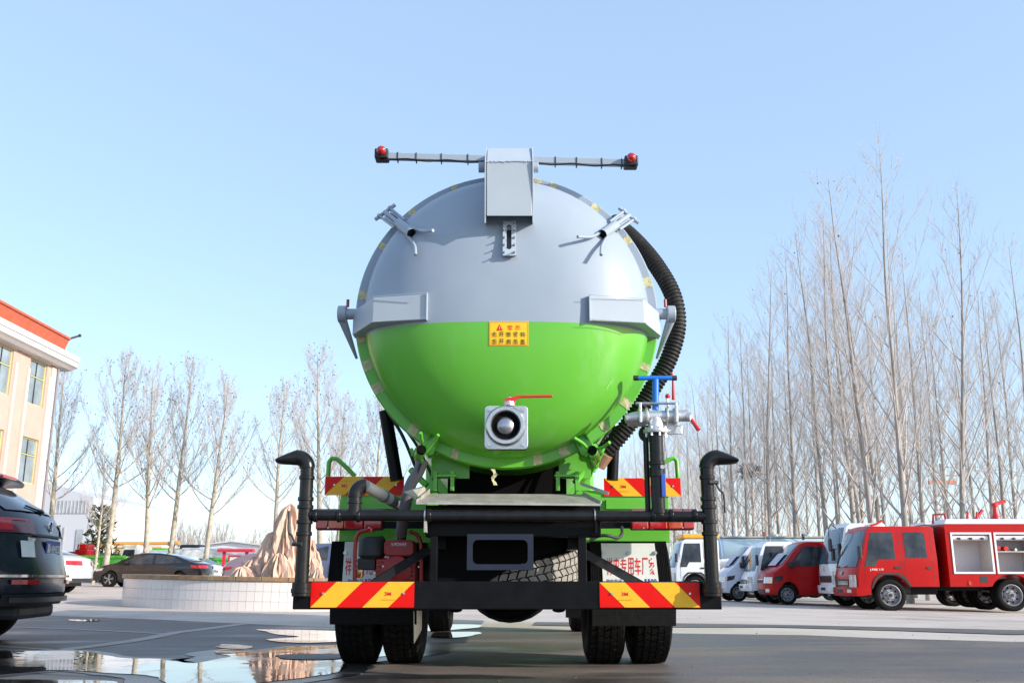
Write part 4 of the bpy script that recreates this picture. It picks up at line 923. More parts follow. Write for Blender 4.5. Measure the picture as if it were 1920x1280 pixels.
def plane_tree(H, seed, fork=.34, r0=.15, tw=1.0):
    rng = random.Random(seed); trunk = MB(); crown = MB(); seeds = MB()
    K = 16; pts = [Vector((0, 0, -.1))]; rs = [r0*1.2]; d = Vector((rng.uniform(-.03, .03), rng.uniform(-.03, .03), 1)).normalized()
    for i in range(K):
        d = (d+Vector((rng.uniform(-1, 1), rng.uniform(-1, 1), 0))*.03+Vector((0, 0, .05))).normalized(); pts.append(pts[-1]+d*H/K)
        t = (i+1)/K; rs.append(r0*(1-t)**.9+.012)
    trunk.tube(pts, r0, 9, True, rs)
    # pollard burr on the trunk
    for k in range(9):
        p, _ = on(pts, .17+rng.uniform(-.012, .012)); trunk.sphere(p+Vector((rng.uniform(-1, 1), rng.uniform(-1, 1), rng.uniform(-1, 1)))*r0*.75, r0*rng.uniform(.4, .75), 7, 5)
    nl = 26
    for k in range(nl):
        t = fork+(1-fork)*(k/nl)**1.15*.97; p, td = on(pts, t); az = k*2.4+rng.uniform(-.6, .6); out = Vector((cos(az), sin(az), 0))
        ang = radians(rng.uniform(48, 72) if k < 8 else rng.uniform(30, 50)); dd = td*cos(ang)+out*sin(ang)
        Lb = H*(.50*(1-t)**.8+.05)*rng.uniform(.7, 1.15); rb = max(.012, r0*(1-t)*.38)
        bp_, _ = branch(crown, p, dd, Lb, rb, rng, .70, .07, 7, 4, .2)
        n2 = int((6+Lb*4)*tw)
        for j in range(n2):
            tt = .12+.86*(j+rng.random())/n2; q, qd = on(bp_, tt); a2 = rng.uniform(0, 6.28)
            dd2 = (qd*.8+Vector((cos(a2), sin(a2), .2))*.6).normalized(); L2 = Lb*(.36*(1-tt)+.12)*rng.uniform(.5, 1.2)
            b2, _ = branch(crown, q, dd2, L2, max(.007, rb*.3), rng, .4, .09, 3, 3, .4)
            for h in range(rng.randint(2, 5)):
                q3, d3 = on(b2, rng.uniform(.2, 1)); a3 = rng.uniform(0, 6.28); dd3 = (d3+Vector((cos(a3), sin(a3), 0))*.6).normalized(); L3 = rng.uniform(.2, .6)
                branch(crown, q3, dd3, L3, .006, rng, .1, .1, 2, 3, .6)
                if rng.random() < .08: seeds.sphere(q3+dd3*L3-Vector((0, 0, .04)), rng.uniform(.022, .042), 5, 3)
    return trunk, crown, seeds
def tree_proto(name, parts_, tm, label, group, sname='seed_heads'):
    t = thing(name, label, 'tree', group=group)
    parts_[0].build('trunk', tm, t, smooth=60); parts_[1].build('crown', bark_twig, t, smooth=180)
    if parts_[2].f: parts_[2].build(sname, seed_m, t, kind='stuff')
    return t
def place(o, x, y, rz=0, sc=1.0, szx=1.0, dz=0):
    o.location = (x, y, gz(x, y)+dz); o.rotation_euler = (0, 0, rz); o.scale = (sc*szx, sc*szx, sc)
protos = [tree_proto('poplar_tree', poplar(20, 11+i, lean=ln, nl=nl_, r0=.155), bark_pop, '', 'bare poplars behind the parked trucks') for i, (ln, nl_) in enumerate(((-.03, 36), (.02, 32), (.0, 38), (-.05, 34)))]
used_ = [False]*4
def pop_tree(k, x, y, rz, sc, label, tilt=0):
    if used_[k]: o = copy_tree(protos[k])
    else: o = protos[k]; used_[k] = True
    o['label'] = label; place(o, x, y, rz, sc*.93)
    if tilt: o.rotation_euler = (Matrix.Rotation(tilt, 3, 'Y') @ Matrix.Rotation(rz, 3, 'Z')).to_euler()
    return o
# (photo column of trunk foot, distance, scale, variant)
near = [(1945, 44, .90, 0, 'bare poplar cut by the right edge of the photo'),
        (1862, 54, .95, 3, 'bare poplar behind the straight one, right of the utility pole'),
        (1915, 60, 1.0, 2, 'distant bare poplar at the right edge of the photo'),
        (1835, 63, .98, 1, 'distant bare poplar just right of the utility pole'),
        (1765, 58, 1.0, 0, 'bare poplar just left of the utility pole'),
        (1715, 56, 1.0, 2, 'bare poplar seen between the thick forked trunk and its slim neighbour'),
        (1625, 52, .98, 3, 'bare poplar above the fire truck windscreen, set back'),(1888, 46, .80, 1, 'slender bare poplar at the right edge of the photo behind the fire truck'),
        (1805, 40, .97, 2, 'tall straight bare poplar behind the fire truck body, clear of its neighbours'),
        (1738, 47, .92, 3, 'slim bare poplar left of the tallest straight trunk behind the fire truck'),
        (1703, 38, 1.0, 0, 'thick forked bare poplar rising behind the rear of the fire truck cab'),
        (1660, 45, .96, 1, 'slim bare poplar behind the middle of the fire truck cab'),
        (1645, 39.5, .98, 3, 'thick leaning bare poplar behind the front of the fire truck cab'),
        (1606, 45, .95, 2, 'bare poplar behind the gap between white truck and fire truck'),
        (1578, 42.5, .93, 0, 'bare poplar above the white truck roof')]
for px, Y, sc, k, lb_ in near:
    p = P(px, 1085, Y); pop_tree(k, p.x, Y, random.uniform(0, 6.28), sc, lb_, {1805: .10, 1738: .06, 1888: .07, 1862: .07, 1945: .06, 1765: .05, 1835: .05}.get(px, 0))
rng = random.Random(5)
grp_l = 'bare poplar at the far hazy end of the receding rows right of the tanker'
cols = []; cnt_ = {'front': 0, 'middle': 0, 'back': 0}; ords = 'first second third fourth fifth sixth seventh eighth ninth tenth eleventh twelfth'.split()
Y = 45.0; i = 0
while Y < 150:
    for rowx in (15.2, 18.6, 22.4):
        x = rowx+rng.uniform(-.5, .5)-.8; y = Y+rng.uniform(-.8, .8)+(rowx-15)*.4
        if rng.random() < (.10 if rowx < 16 else .18): continue
        rn = {15.2: 'front', 18.6: 'middle', 22.4: 'back'}[rowx]; cnt_[rn] += 1
        lab_ = 'bare poplar in the %s row, %s back from the fire truck end' % (rn, ords[cnt_[rn]-1]) if cnt_[rn] <= len(ords) else grp_l
        o = pop_tree(rng.randrange(4), x, y, rng.uniform(0, 6.28), rng.uniform(.80, 1.0), lab_); cols.append(o)
    Y += 4.5+(Y-45)*.04; i += 1
# a bird's nest in one of them
nx, ny = P(1411, 1000, 62).x, 62.0
o = pop_tree(2, nx, ny, 1.0, .86, 'bare poplar carrying a dark stick nest, near the tall black right nozzle post')
ns = MB(); rng = random.Random(9)
for i in range(260):
    c_ = Vector((rng.gauss(0, .28), rng.gauss(0, .28), rng.gauss(0, .20))); d_ = Vector((rng.uniform(-1, 1), rng.uniform(-1, 1), rng.uniform(-.5, .5))).normalized()*.35
    ns.tube([c_-d_, c_+d_], .014, 3)
z_ = P(1411, 884, 62).z; nst = ns.build('bird_nest', mat('nest sticks', (.15, .11, .08), .9, var=.4)); _tag(nst, 'shaggy dark bird nest wedged in a bare poplar', 'nest'); nst.location = (nx, 62, z_); nst['kind'] = 'stuff'
del nst['kind']
# plane trees on the left
pl = [tree_proto('plane_tree', plane_tree(11.5, 31+i, fork=fk, r0=.17), bark_plane, '', 'pale barked plane trees in a row beyond the yard') for i, fk in enumerate((.36, .40, .33))]
pu = [False]*3
spec = [(88, 50, .97, 0, 'plane tree pressed against the corner of the peach building'),
        (176, 49, .55, 1, 'short thin plane tree stem leaning beside the white factory'),
        (196, 49.5, 1.02, 1, 'broad crowned plane tree in front of the white factory'),
        (272, 50, .96, 2, 'plane tree with burred trunk behind the roof of the dark sedan'),
        (316, 51, 1.0, 0, 'tallest plane tree behind the dark sedan, with burred trunk'),
        (383, 50, .93, 2, 'straight plane tree just right of the dark sedan tail'),
        (516, 50, .90, 1, 'plane tree rising behind the pinkish rock sculpture'),
        (601, 52, 1.08, 0, 'plane tree seen behind the left black nozzle post'),
        (632, 58, .95, 2, 'plane tree seen above the left upper striped board'),
        (705, 54, .92, 1, 'plane tree half hidden by the left flank of the tank'),
        (30, 62, 1.0, 2, 'plane tree hidden behind the peach building')]
for px, Y, sc, k, lb_ in spec[:-1]:
    if pu[k]: o = copy_tree(pl[k])
    else: o = pl[k]; pu[k] = True
    o['label'] = lb_; p = P(px, 1070, Y); place(o, p.x, Y, random.uniform(0, 6.28), sc, .92)
# orange dead leaves caught in the crown of two of them
for px, py, Y in ((306, 770, 50), (330, 745, 50)): 
    pass
# low far trees on the skyline
def bush(seed):
    rng = random.Random(seed); c = MB()
    for k in range(26):
        a_ = rng.uniform(0, 6.28); d = Vector((cos(a_)*.5, sin(a_)*.5, 1.1)); bp_, _ = branch(c, Vector((rng.uniform(-.5, .5), rng.uniform(-.5, .5), 0)), d, rng.uniform(3.5, 7), .05, rng, .5, .08, 5, 3, .3)
        for j in range(14):
            q, qd = on(bp_, rng.uniform(.25, 1)); a2 = rng.uniform(0, 6.28); branch(c, q, qd+Vector((cos(a2), sin(a2), .2))*.55, rng.uniform(.5, 1.8), .018, rng, .3, .08, 2, 3, .5)
    return c
far_l = 'low bare tree in the hazy line on the far skyline'
bp0 = None
far_bark = mat('far bark', (.38, .33, .31), .9, var=.2)
rng = random.Random(3)
bms = []
for i in range(3):
    c = bush(60+i); o = c.build('far_tree', far_bark, smooth=180); _tag(o, far_l, 'tree', 'far skyline trees'); bms.append(o)
for i in range(44):
    px = [215, 236, 250, 268, 300, 330, 345, 362, 390, 408, 425, 455, 480, 500, 610, 640, 700, 720][i] if i < 18 else 1150+(i-18)*31
    Y = rng.uniform(105, 150); o = bms[i] if i < 3 else bms[i % 3].copy()
    if i >= 3: COL.objects.link(o)
    o.location = (P(px, 1085, Y).x, Y, 0); o.rotation_euler = (0, 0, rng.uniform(0, 6)); s = rng.uniform(.8, 1.2); o.scale = (s, s, s)
ev = MB(); rng = random.Random(8)
for i in range(900):
    a_ = rng.uniform(0, 6.28); r_ = rng.uniform(0, 1)**.5*1.5; z_ = rng.uniform(0, 1); q_ = Vector((cos(a_)*r_*(1-z_*.6), sin(a_)*r_*(1-z_*.6), .4+z_*4.4)); s = .22
    ev.add([q_+Vector((rng.uniform(-s, s), rng.uniform(-s, s), rng.uniform(-s, s))) for _ in range(3)], [(0, 1, 2)])
eo = thing('evergreen_shrub', 'olive green conical shrub between the thin plane stems and the white factory', 'shrub', (P(183, 1060, 62).x, 62, .3))
ev.build('foliage', mat('olive foliage', (.09, .10, .045), .8, var=.35, scale=3), eo, kind='stuff'); MB().cyl((0, 0, 0), (0, 0, 2.5), .12, 8, .04).build('trunk', bark_pop, eo)

# ================================================================ VEHICLE BUILDERS
# local frame: +x forward, y to the left side, z up
class Body:
    def __init__(s, hw, belt, top, t, x0, x1, kr=.12, tuck=.04):
        s.hw, s.belt, s.top, s.t, s.x0, s.x1, s.kr, s.tuck = hw, belt, top, t, x0, x1, kr, tuck
    def f(s, x, y, z):
        k = 1 - s.t*max(0, (z-s.belt)/(s.top-s.belt)) if z > s.belt else 1-s.tuck*max(0, (s.belt-z)/s.belt)**2
        a = min(1.05, abs(y)/s.hw); xc = (s.x0+s.x1)/2; hl = (s.x1-s.x0)/2; q = (x-xc)/hl
        w_ = max(0, (abs(q)-.45)/.55)
        x2 = x - (1 if q > 0 else -1)*s.kr*(a**3.2)*w_
        roof = max(0, (z-s.belt)/(s.top-s.belt))*.035*(a**2.5)
        return (x2, y*k*(1-.03*w_**2), z-roof)
    def shell(s, poly, name, m, par, bevel=.02, hw=None, ys=(-.96, -.85, -.6, -.3, 0, .3, .6, .85, .96), smooth=32):
        hw = hw or s.hw
        bm = bmesh.new(); f = bm.faces.new([bm.verts.new((x, -hw, z)) for x, z in poly]); r = bmesh.ops.extrude_face_region(bm, geom=[f])
        for v in [g_ for g_ in r['geom'] if isinstance(g_, bmesh.types.BMVert)]: v.co.y = hw
        def cut(co, no): bmesh.ops.bisect_plane(bm, geom=bm.verts[:]+bm.edges[:]+bm.faces[:], plane_co=co, plane_no=no)
        for y in ys: cut((0, y*hw, 0), (0, 1, 0))
        zs = [p[1] for p in poly]
        for z in [min(zs)+(max(zs)-min(zs))*i/9 for i in range(1, 9)]+[s.belt]: cut((0, 0, z), (0, 0, 1))
        n_ = 12
        for i in range(1, n_): cut((s.x0+(s.x1-s.x0)*i/n_, 0, 0), (1, 0, 0))
        for v in bm.verts: v.co = s.f(*v.co)
        bmesh.ops.recalc_face_normals(bm, faces=bm.faces)
        me = bpy.data.meshes.new(name); bm.to_mesh(me); bm.free(); me.materials.append(m)
        o = bpy.data.objects.new(name, me); COL.objects.link(o); o.parent = par; finish(o, smooth, bevel, 3); return o
    def side(s, poly, name, m, par, e=.006, sides=(-1, 1), th=.0, frame=None):
        out = []
        for sd_ in sides:
            bm = bmesh.new(); y = sd_*(s.hw)
            f = bm.faces.new([bm.verts.new((x, y, z)) for x, z in poly])
            zs = [p[1] for p in poly]; xs__ = [p[0] for p in poly]
            for i in range(1, 5): bmesh.ops.bisect_plane(bm, geom=bm.verts[:]+bm.edges[:]+bm.faces[:], plane_co=(0, 0, min(zs)+(max(zs)-min(zs))*i/5), plane_no=(0, 0, 1))
            for i in range(1, 5): bmesh.ops.bisect_plane(bm, geom=bm.verts[:]+bm.edges[:]+bm.faces[:], plane_co=(min(xs__)+(max(xs__)-min(xs__))*i/5, 0, 0), plane_no=(1, 0, 0))
            for v in bm.verts: c = s.f(*v.co); v.co = (c[0], c[1]+sd_*e, c[2])
            bmesh.ops.recalc_face_normals(bm, faces=bm.faces)
            if bm.faces and bm.faces[:][0].normal.y*sd_ < 0: bmesh.ops.reverse_faces(bm, faces=bm.faces[:])
            if th:
                r = bmesh.ops.extrude_face_region(bm, geom=bm.faces[:]); 
                for v in [g_ for g_ in r['geom'] if isinstance(g_, bmesh.types.BMVert)]: v.co.y -= sd_*th
                bmesh.ops.recalc_face_normals(bm, faces=bm.faces)
            me = bpy.data.meshes.new(name); bm.to_mesh(me); bm.free(); me.materials.append(m)
            o = bpy.data.objects.new(name, me); COL.objects.link(o); o.parent = par; out.append(o)
        return out
    def seg(s, a, b, y0, y1, name, m, par, e=.006, n=8, sm=True):     # strip of the profile between a and b, across y0..y1
        a, b = Vector((a[0], 0, a[1])), Vector((b[0], 0, b[1])); d = b-a; nn = Vector((d.z, 0, -d.x)).normalized()
        if nn.x*((a.x+b.x)/2-(s.x0+s.x1)/2) + nn.z*.6 < 0: nn = -nn
        mb = MB(); k = 4; vs = []
        for j in range(k+1):
            p = a.lerp(b, j/k)
            for i in range(n+1):
                y = y0+(y1-y0)*i/n; c = s.f(p.x, y, p.z); vs.append((c[0]+nn.x*e, c[1], c[2]+nn.z*e))
        mb.add(vs, [(j*(n+1)+i, j*(n+1)+i+1, (j+1)*(n+1)+i+1, (j+1)*(n+1)+i) for j in range(k) for i in range(n)])
        return mb.build(name, m, par, smooth=60 if sm else 0)
def arch(cx, r, zb, n=9, zc=None):
    zc = r*.82 if zc is None else zc; a0 = math.asin(max(-1, min(1, (zb-zc)/r)))
    return [(cx+r*cos(a_), zc+r*sin(a_)) for a_ in [a0+(pi-2*a0)*i/n for i in range(n+1)]]     # from front of arch to its rear
WH = {}
def car_wheel(par, x, y, R=.33, W=.11, style='car', m=None):
    key = (R, W, style)
    if key not in WH:
        t_ = MB().lathe([(R*.66, -W*.8), (R*.72, -W*.98), (R*.86, -W*1.02), (R*.96, -W*.9), (R, -W*.7), (R, W*.7), (R*.96, W*.9), (R*.86, W*1.02), (R*.72, W*.98), (R*.66, W*.8)], (0, 0, 0), 'y', 36, closed=True).build('wheel', rubber, par, smooth=40)
        if style == 'car':
            rm = MB().lathe([(R*.67, .85*W), (R*.62, .9*W), (R*.60, .3*W), (R*.2, .25*W), (R*.001, .25*W)], (0, 0, 0), 'y', 36, cap=False).build('rim', black_plastic, t_, smooth=40)
            for k in range(5):
                for dd in (-.14, .14):
                    a_ = 2*pi*k/5; v1 = Vector((cos(a_)*R*.12, W*.75, sin(a_)*R*.12)); v2 = Vector((cos(a_+dd)*R*.64, W*.86, sin(a_+dd)*R*.64)); MB().tube([v1, v2], R*.035, 6).build('spoke', rim_grey, t_)
            MB().lathe([(.001, .85*W), (R*.12, .82*W), (R*.13, .5*W)], (0, 0, 0), 'y', 16).build('hub', rim_grey, t_, smooth=40)
        else:
            rm = MB().lathe([(R*.67, .86*W), (R*.63, .95*W), (R*.60, .6*W), (R*.56, -.3*W), (R*.42, -.4*W), (R*.36, .2*W), (R*.22, .3*W), (R*.20, .8*W), (R*.001, .85*W)], (0, 0, 0), 'y', 36, cap=False).build('rim', rim_grey, t_, smooth=30)
            for k in range(8):
                a_ = 2*pi*(k+.5)/8; MB().cyl((cos(a_)*R*.47, -.5*W, sin(a_)*R*.47), (cos(a_)*R*.47, -.25*W, sin(a_)*R*.47), R*.06, 8).build('hand_hole', dark_hole, t_)
            MB().cyl((0, .5*W, 0), (0, 1.02*W, 0), R*.11, 12).build('hub', black_plastic, t_, smooth=40)
            for k in range(6):
                a_ = 2*pi*k/6; MB().cyl((cos(a_)*R*.29, .2*W, sin(a_)*R*.29), (cos(a_)*R*.29, .45*W, sin(a_)*R*.29), R*.03, 6).build('wheel_nut', black_plastic, t_)
        WH[key] = t_; o = t_
    else:
        o = copy_tree(WH[key], par)
    o.location = (x, y, R); o.rotation_euler = (0, random.uniform(0, 1), pi if y < 0 else 0)
    return o
def mirror(par, x, y, z, s, h=.30, m=None):
    mb = MB().box(x-.05, x+.03, y+s*.14-.08, y+s*.14+.08, z, z+h); o = mb.build('wing_mirror', m or black_plastic, par, bevel=.02)
    MB().tube([(x-.05, y-s*.03, z+h*.9), (x-.01, y+s*.12, z+h*.95)], .012, 6).build('mirror_arm', black_plastic, par)
    return o
def cab_truck(name, label, cat, loc, rz, H, W, paint, L_cab=1.75, crew=False, bumper=None, R=.38, group=None, nose=.0, text=None, grille='bars', wheel=True):
    t = thing(name, label, cat, loc, rz, group)
    zb = .62; bp_ = H*.60; hw = W/2
    xr = -L_cab; front_low = .0
    BD = Body(hw, bp_, H, .10, xr, 0, .14)
    ws0 = (-.02-nose, H*.50); ws1 = (-.40-nose*1.2, H*.955)
    ax = -.85 if not crew else -.95
    poly = [(0, zb-.12), (.0, H*.40), ws0, ws1, (-.55-nose, H), (xr+.06, H), (xr, H-.06), (xr, zb)] + [(ax-R*1.25, zb)]+[(ax+R*1.22*cos(a_), R+.02+R*1.22*sin(a_)) for a_ in [pi-.55-(pi-1.1)*i/9 for i in range(10)]]+[(ax+R*1.25, zb-.05)]
    poly = poly[::-1]
    BD.shell(poly, 'cab', paint, t, .025)
    ag = BD.seg((ws0[0]+.0, ws0[1]+.03), (ws1[0], ws1[1]-.02), -hw*.88, hw*.88, 'windscreen', glass_blue, t, .006)
    mbw = MB()
    for y in (-.45*hw, .15*hw):
        mbw = MB().tube([(ws0[0]+.03, y, ws0[1]+.02), (ws0[0]+.03-.10, y+.45*hw, ws0[1]+.12)], .01, 6); mbw.build('wiper', black_plastic, t)
    x1 = -.30-nose; x2 = -1.12-nose*.5
    BD.side([(x1+.10-nose*.2, H*.52), (x1-.18, H*.93), (x2, H*.93), (x2, H*.60), (x1-.35, H*.60), (x1-.25, H*.52)], 'door_window', glass_dark, t, .006)
    if crew: BD.side([(-1.42, H*.62), (-1.42, H*.93), (-1.98, H*.93), (-2.05, H*.90), (-2.05, H*.62)], 'rear_window', glass_dark, t, .006)
    for xx in ((-.22, -1.22) if not crew else (-.22, -1.27, -1.37, -2.22)):
        BD.side([(xx, zb+.12), (xx, H*.95), (xx-.012, H*.95), (xx-.012, zb+.12)], 'door_seam', black_plastic, t, .003)
    for xx in ((-1.08,) if not crew else (-1.10, -2.0)): BD.side([(xx, H*.49), (xx, H*.515), (xx-.15, H*.515), (xx-.15, H*.49)], 'door_handle', black_plastic, t, .02, th=.016)
    # nose furniture
    BD.seg((.0, H*.29), (.0, H*.37), -hw*.55, hw*.55, 'grille', black_plastic, t, .010)
    for k in range(3): 
        z = H*.305+k*.035; BD.seg((.0, z), (.0, z+.012), -hw*.53, hw*.53, 'grille_bar', chrome, t, .022)
    for s in (-1, 1):
        y0, y1 = (hw*.60, hw*.94) if s > 0 else (-hw*.94, -hw*.60)
        BD.seg((.0, H*.27), (.0, H*.42), y0, y1, 'headlight', lamp_glass, t, .016)
        mirror(t, -.12-nose, s*hw*.98, H*.60, s, .34)
        BD.side([(ax+R*1.32, zb-.02), (ax+R*1.1, R+.02+R*.95), (ax+R*.6, R+.02+R*1.32), (ax-R*.6, R+.02+R*1.32), (ax-R*1.1, R+.02+R*.95), (ax-R*1.35, zb+.01), (ax-R*1.22, zb), (ax-R*.98, R+.02+R*.85), (ax-R*.5, R+.02+R*1.2), (ax+R*.5, R+.02+R*1.2), (ax+R*.98, R+.02+R*.85), (ax+R*1.2, zb-.03)], 'wheel_arch_trim', black_plastic, t, .02, sides=(s,), th=.02)
    BD2 = Body(hw, bp_, H, .1, xr, .08, .14)
    BD2.shell([(.06, .38), (.08, .46), (.08, .60), (-.02, .62), (-.40, .60), (-.40, .42)], 'bumper', bumper or paint, t, .02)
    BD2.seg((.08, .47), (.08, .55), -.22, .22, 'bumper_slot', black_plastic, t, .006)
    for s in (-1, 1): BD2.seg((.08, .47), (.08, .55), s*hw*.60 if s > 0 else -hw*.82, s*hw*.82 if s > 0 else -hw*.60, 'fog_lamp', lamp_glass, t, .01)
    MB().box(xr+.1, -.15, -hw*.62, hw*.62, .45, H*.45).build('engine_bay', black_plastic, t)
    if wheel:
        for s in (-1, 1): car_wheel(t, ax, s*(hw-.14), R, .10, 'truck')
    if text:
        for s in (-1, 1):
            lettering(text[0], .07, wloc(t), t, ink_white, width=text[1], rot=(pi/2, 0, 0 if s < 0 else pi)).location = (-.62, s*(hw*.993+.012), H*.478)
    return t, BD
def chassis(t, x0, x1, z=.62, hw=.38, wheels=(), R=.38, whw=.72, dual=True):
    for s in (-1, 1): MB().box(x0, x1, s*hw-.03, s*hw+.03, z-.1, z+.06).build('chassis_rail', black_paint, t)
    for x in wheels:
        MB().cyl((x, -whw, R), (x, whw, R), .06, 10).build('axle', black_paint, t)
        for s in (-1, 1):
            car_wheel(t, x, s*whw, R, .10, 'truck')
            if dual: car_wheel(t, x, s*(whw-.23), R, .10, 'truck')
# ================================================================ PARKED VEHICLES, RIGHT
def fr(px, Y): return P(px, 1085, Y).x
# fire truck (faces left)
Yn = 26.0; hwF = .95; XF = P(1602, 1085, Yn).x-.02; zf = gz(XF+2, Yn+1)
FT, FB = cab_truck('fire_truck', 'red crew cab fire truck with open roller lockers at the right edge', 'fire truck', (XF, Yn+hwF, zf), pi, 2.20, 2*hwF, red_paint, L_cab=2.38, crew=True, nose=.04, R=.41, text=('J-FIRE 119', .35), bumper=red_paint)
for ch_ in list(FT.children):
    if ch_.name.startswith('lettering'): ch_.data.materials[0] = ink_white
MB().lathe([(.045, 0), (.055, .012), (.06, 0)], (.0, .0, .98), 'x', 20).build('badge', chrome, FT, smooth=40)
MB().box(.075, .09, -.22, .22, .47, .55).build('front_intake', black_plastic, FT)
# body box: from x=-2.45 backwards
bx0, bx1 = -2.50, -5.9
az_ = -4.12+.0; RW = .41
polyb = [(bx0, .60), (bx0, 2.22), (bx1, 2.22), (bx1, .60), (az_-.62, .60)]+[(az_-.60*cos(a_), .42+.52*sin(a_)) for a_ in [.35+(pi-.7)*i/9 for i in range(10)]]+[(az_+.62, .60)]
# box built as panels round the two lockers on each side
def panel_box(x0, x1, z0, z1, name, m, y0, y1, bev=.006): return MB().box(min(x0, x1), max(x0, x1), y0, y1, z0, z1).build(name, m, FT, bevel=bev)
lk = [(-2.66, -3.68), (-3.80, -4.82), (-4.94, -5.80)]; lz0, lz1 = .98, 1.98
panel_box(bx0, bx1, lz1, 2.22, 'body_top', red_paint, -hwF, hwF)
low = [(bx0, .62), (bx0, lz0), (bx1, lz0), (bx1, .62), (az_-.68, .62)]+[(az_-.60*cos(a_), .34+.60*sin(a_)) for a_ in [.5+(pi-1.0)*i/9 for i in range(10)]]+[(az_+.68, .62)]
MB().prism(low[::-1], 'y', -hwF, hwF).build('body_lower', red_paint, FT, bevel=.006)
prev = bx0
for a_, b_ in lk+[(bx1, None)]:
    panel_box(prev, a_, lz0, lz1, 'pillar', red_paint, -hwF, hwF); prev = b_ if b_ else prev
liner = mat('locker liner', (.62, .60, .56), .5, var=.08)
tread_plate = mat('chequer plate', (.66, .66, .67), .4, .3, var=.25, scale=40, bump=.6, bscale=70)
for i, (a_, b_) in enumerate(lk):
    panel_box(a_, b_, lz0, lz1, 'locker_back', tread_plate, -.30, .30)
    for s in (-1, 1):
        for xx in (a_-.012, b_+.002): MB().box(xx, xx+.010, min(s*.31, s*(hwF-.01)), max(s*.31, s*(hwF-.01)), lz0+.001, lz1-.001).build('locker_side', liner, FT)
        yo = s*hwF
        fo = MB(); 
        for (x0, x1, z0, z1) in ((a_+.03, b_-.03, lz1-.02, lz1+.03), (a_+.03, b_-.03, lz0-.03, lz0+.02), (a_-.02, a_+.03, lz0+.02, lz1-.02), (b_-.03, b_+.02, lz0+.02, lz1-.02)):
            fo.box(min(x0, x1), max(x0, x1), min(yo, yo+s*.02), max(yo, yo+s*.02), z0, z1)
        fo.build('locker_frame', white_paint, FT, bevel=.003)
        rl = MB().cyl((a_-.05, s*(hwF-.10), lz1-.10), (b_+.05, s*(hwF-.10), lz1-.10), .075, 14).build('roller_shutter', white_paint, FT, smooth=40)
        for k in range(3):
            xx = a_-(a_-b_)*(.2+.3*k); MB().box(xx-.04, xx+.04, s*(hwF-.02)-.01, s*(hwF-.02)+.01, lz1-.16, lz1-.10).build('shutter_clip', black_plastic, FT)
    if i: MB().box(b_+.04, a_-.04, -.9, .9, 1.50, 1.53).build('locker_shelf', galv, FT)
for (x, z, r_, ln) in ((-3.95, 1.62, .05, .14), (-4.15, 1.60, .06, .2), (-4.4, 1.57, .035, .3)):
    for s in (1,): MB().cyl((x, s*.6, z), (x, s*.6+.2, z), r_, 12).build('fire_fitting', red_plastic if r_ > .04 else cast_alu, FT, smooth=40)
MB().prism([(-2.52, 2.225), (-2.6, 2.36), (bx1, 2.36), (bx1, 2.225)], 'y', -hwF*.93, hwF*.93).build('roof_deck', white_paint, FT, bevel=.02)
MB().box(-3.62, -3.4, hwF, hwF+.012, .80, 1.0) and MB().box(-3.50, -3.30, hwF, hwF+.006, .72, .90).build('vent_panel', black_plastic, FT)
MB().box(-3.05, -2.98, hwF, hwF+.02, .66, .76).build('side_marker', lens_amber, FT)
chassis(FT, -5.8, -.6, .62, .36, (az_,), .41, .80)
MB().box(-2.3, -1.6, -.6, .6, .42, .66).build('underbody', black_paint, FT, bevel=.02)
# emergency light bar stand, monitor and roof rails
MB().box(-2.45, -2.2, -.5, .5, 2.24, 2.30).build('roof_box', white_paint, FT)
MB().tube([(-2.30, .75, 2.25), (-2.33, .75, 2.48), (-2.62, .75, 2.5), (-2.66, .75, 2.36)], .03, 10).build('roof_bracket', red_paint, FT, smooth=50)
for x in (-3.25, -3.5): MB().cyl((x, .7, 2.36), (x-.03, .7, 2.56), .03, 10).build('roof_fitting', red_plastic, FT, smooth=40)
gnm = MB().lathe([(.11, 0), (.10, .10), (.07, .14), (.06, .34), (.085, .36), (.085, .44), (.001, .46)], (-4.12, .5, 2.36), 'z', 18).build('water_monitor', red_plastic, FT, smooth=40)
MB().tube([(-4.05, .5, 2.74), (-4.14, .5, 2.78), (-4.42, .5, 2.86)], .055, 12, True, [.06, .05, .045]).build('monitor_barrel', red_plastic, FT, smooth=40)
for x in (-3.05, -3.35): MB().tube(bez([(x, .3, 2.36), (x-.03, .3, 2.72), (x-.2, .3, 2.9), (x-.4, .3, 2.72), (x-.42, .3, 2.36)], 5), .012, 6).build('roof_hoop', rim_grey, FT, smooth=50)
MB().tube([(-3.55, .5, 2.36), (-3.8, .45, 2.62)], .04, 10).build('hose_reel', red_plastic, FT, smooth=40)
MB().box(-1.05, -.85, -.3, .3, 2.20, 2.27).build('siren', white_paint, FT)
MB().tube([(-.8, .3, 2.22), (-.95, .3, 2.26), (-1.12, .3, 2.36)], .03, 8).build('horn', red_plastic, FT, smooth=40)

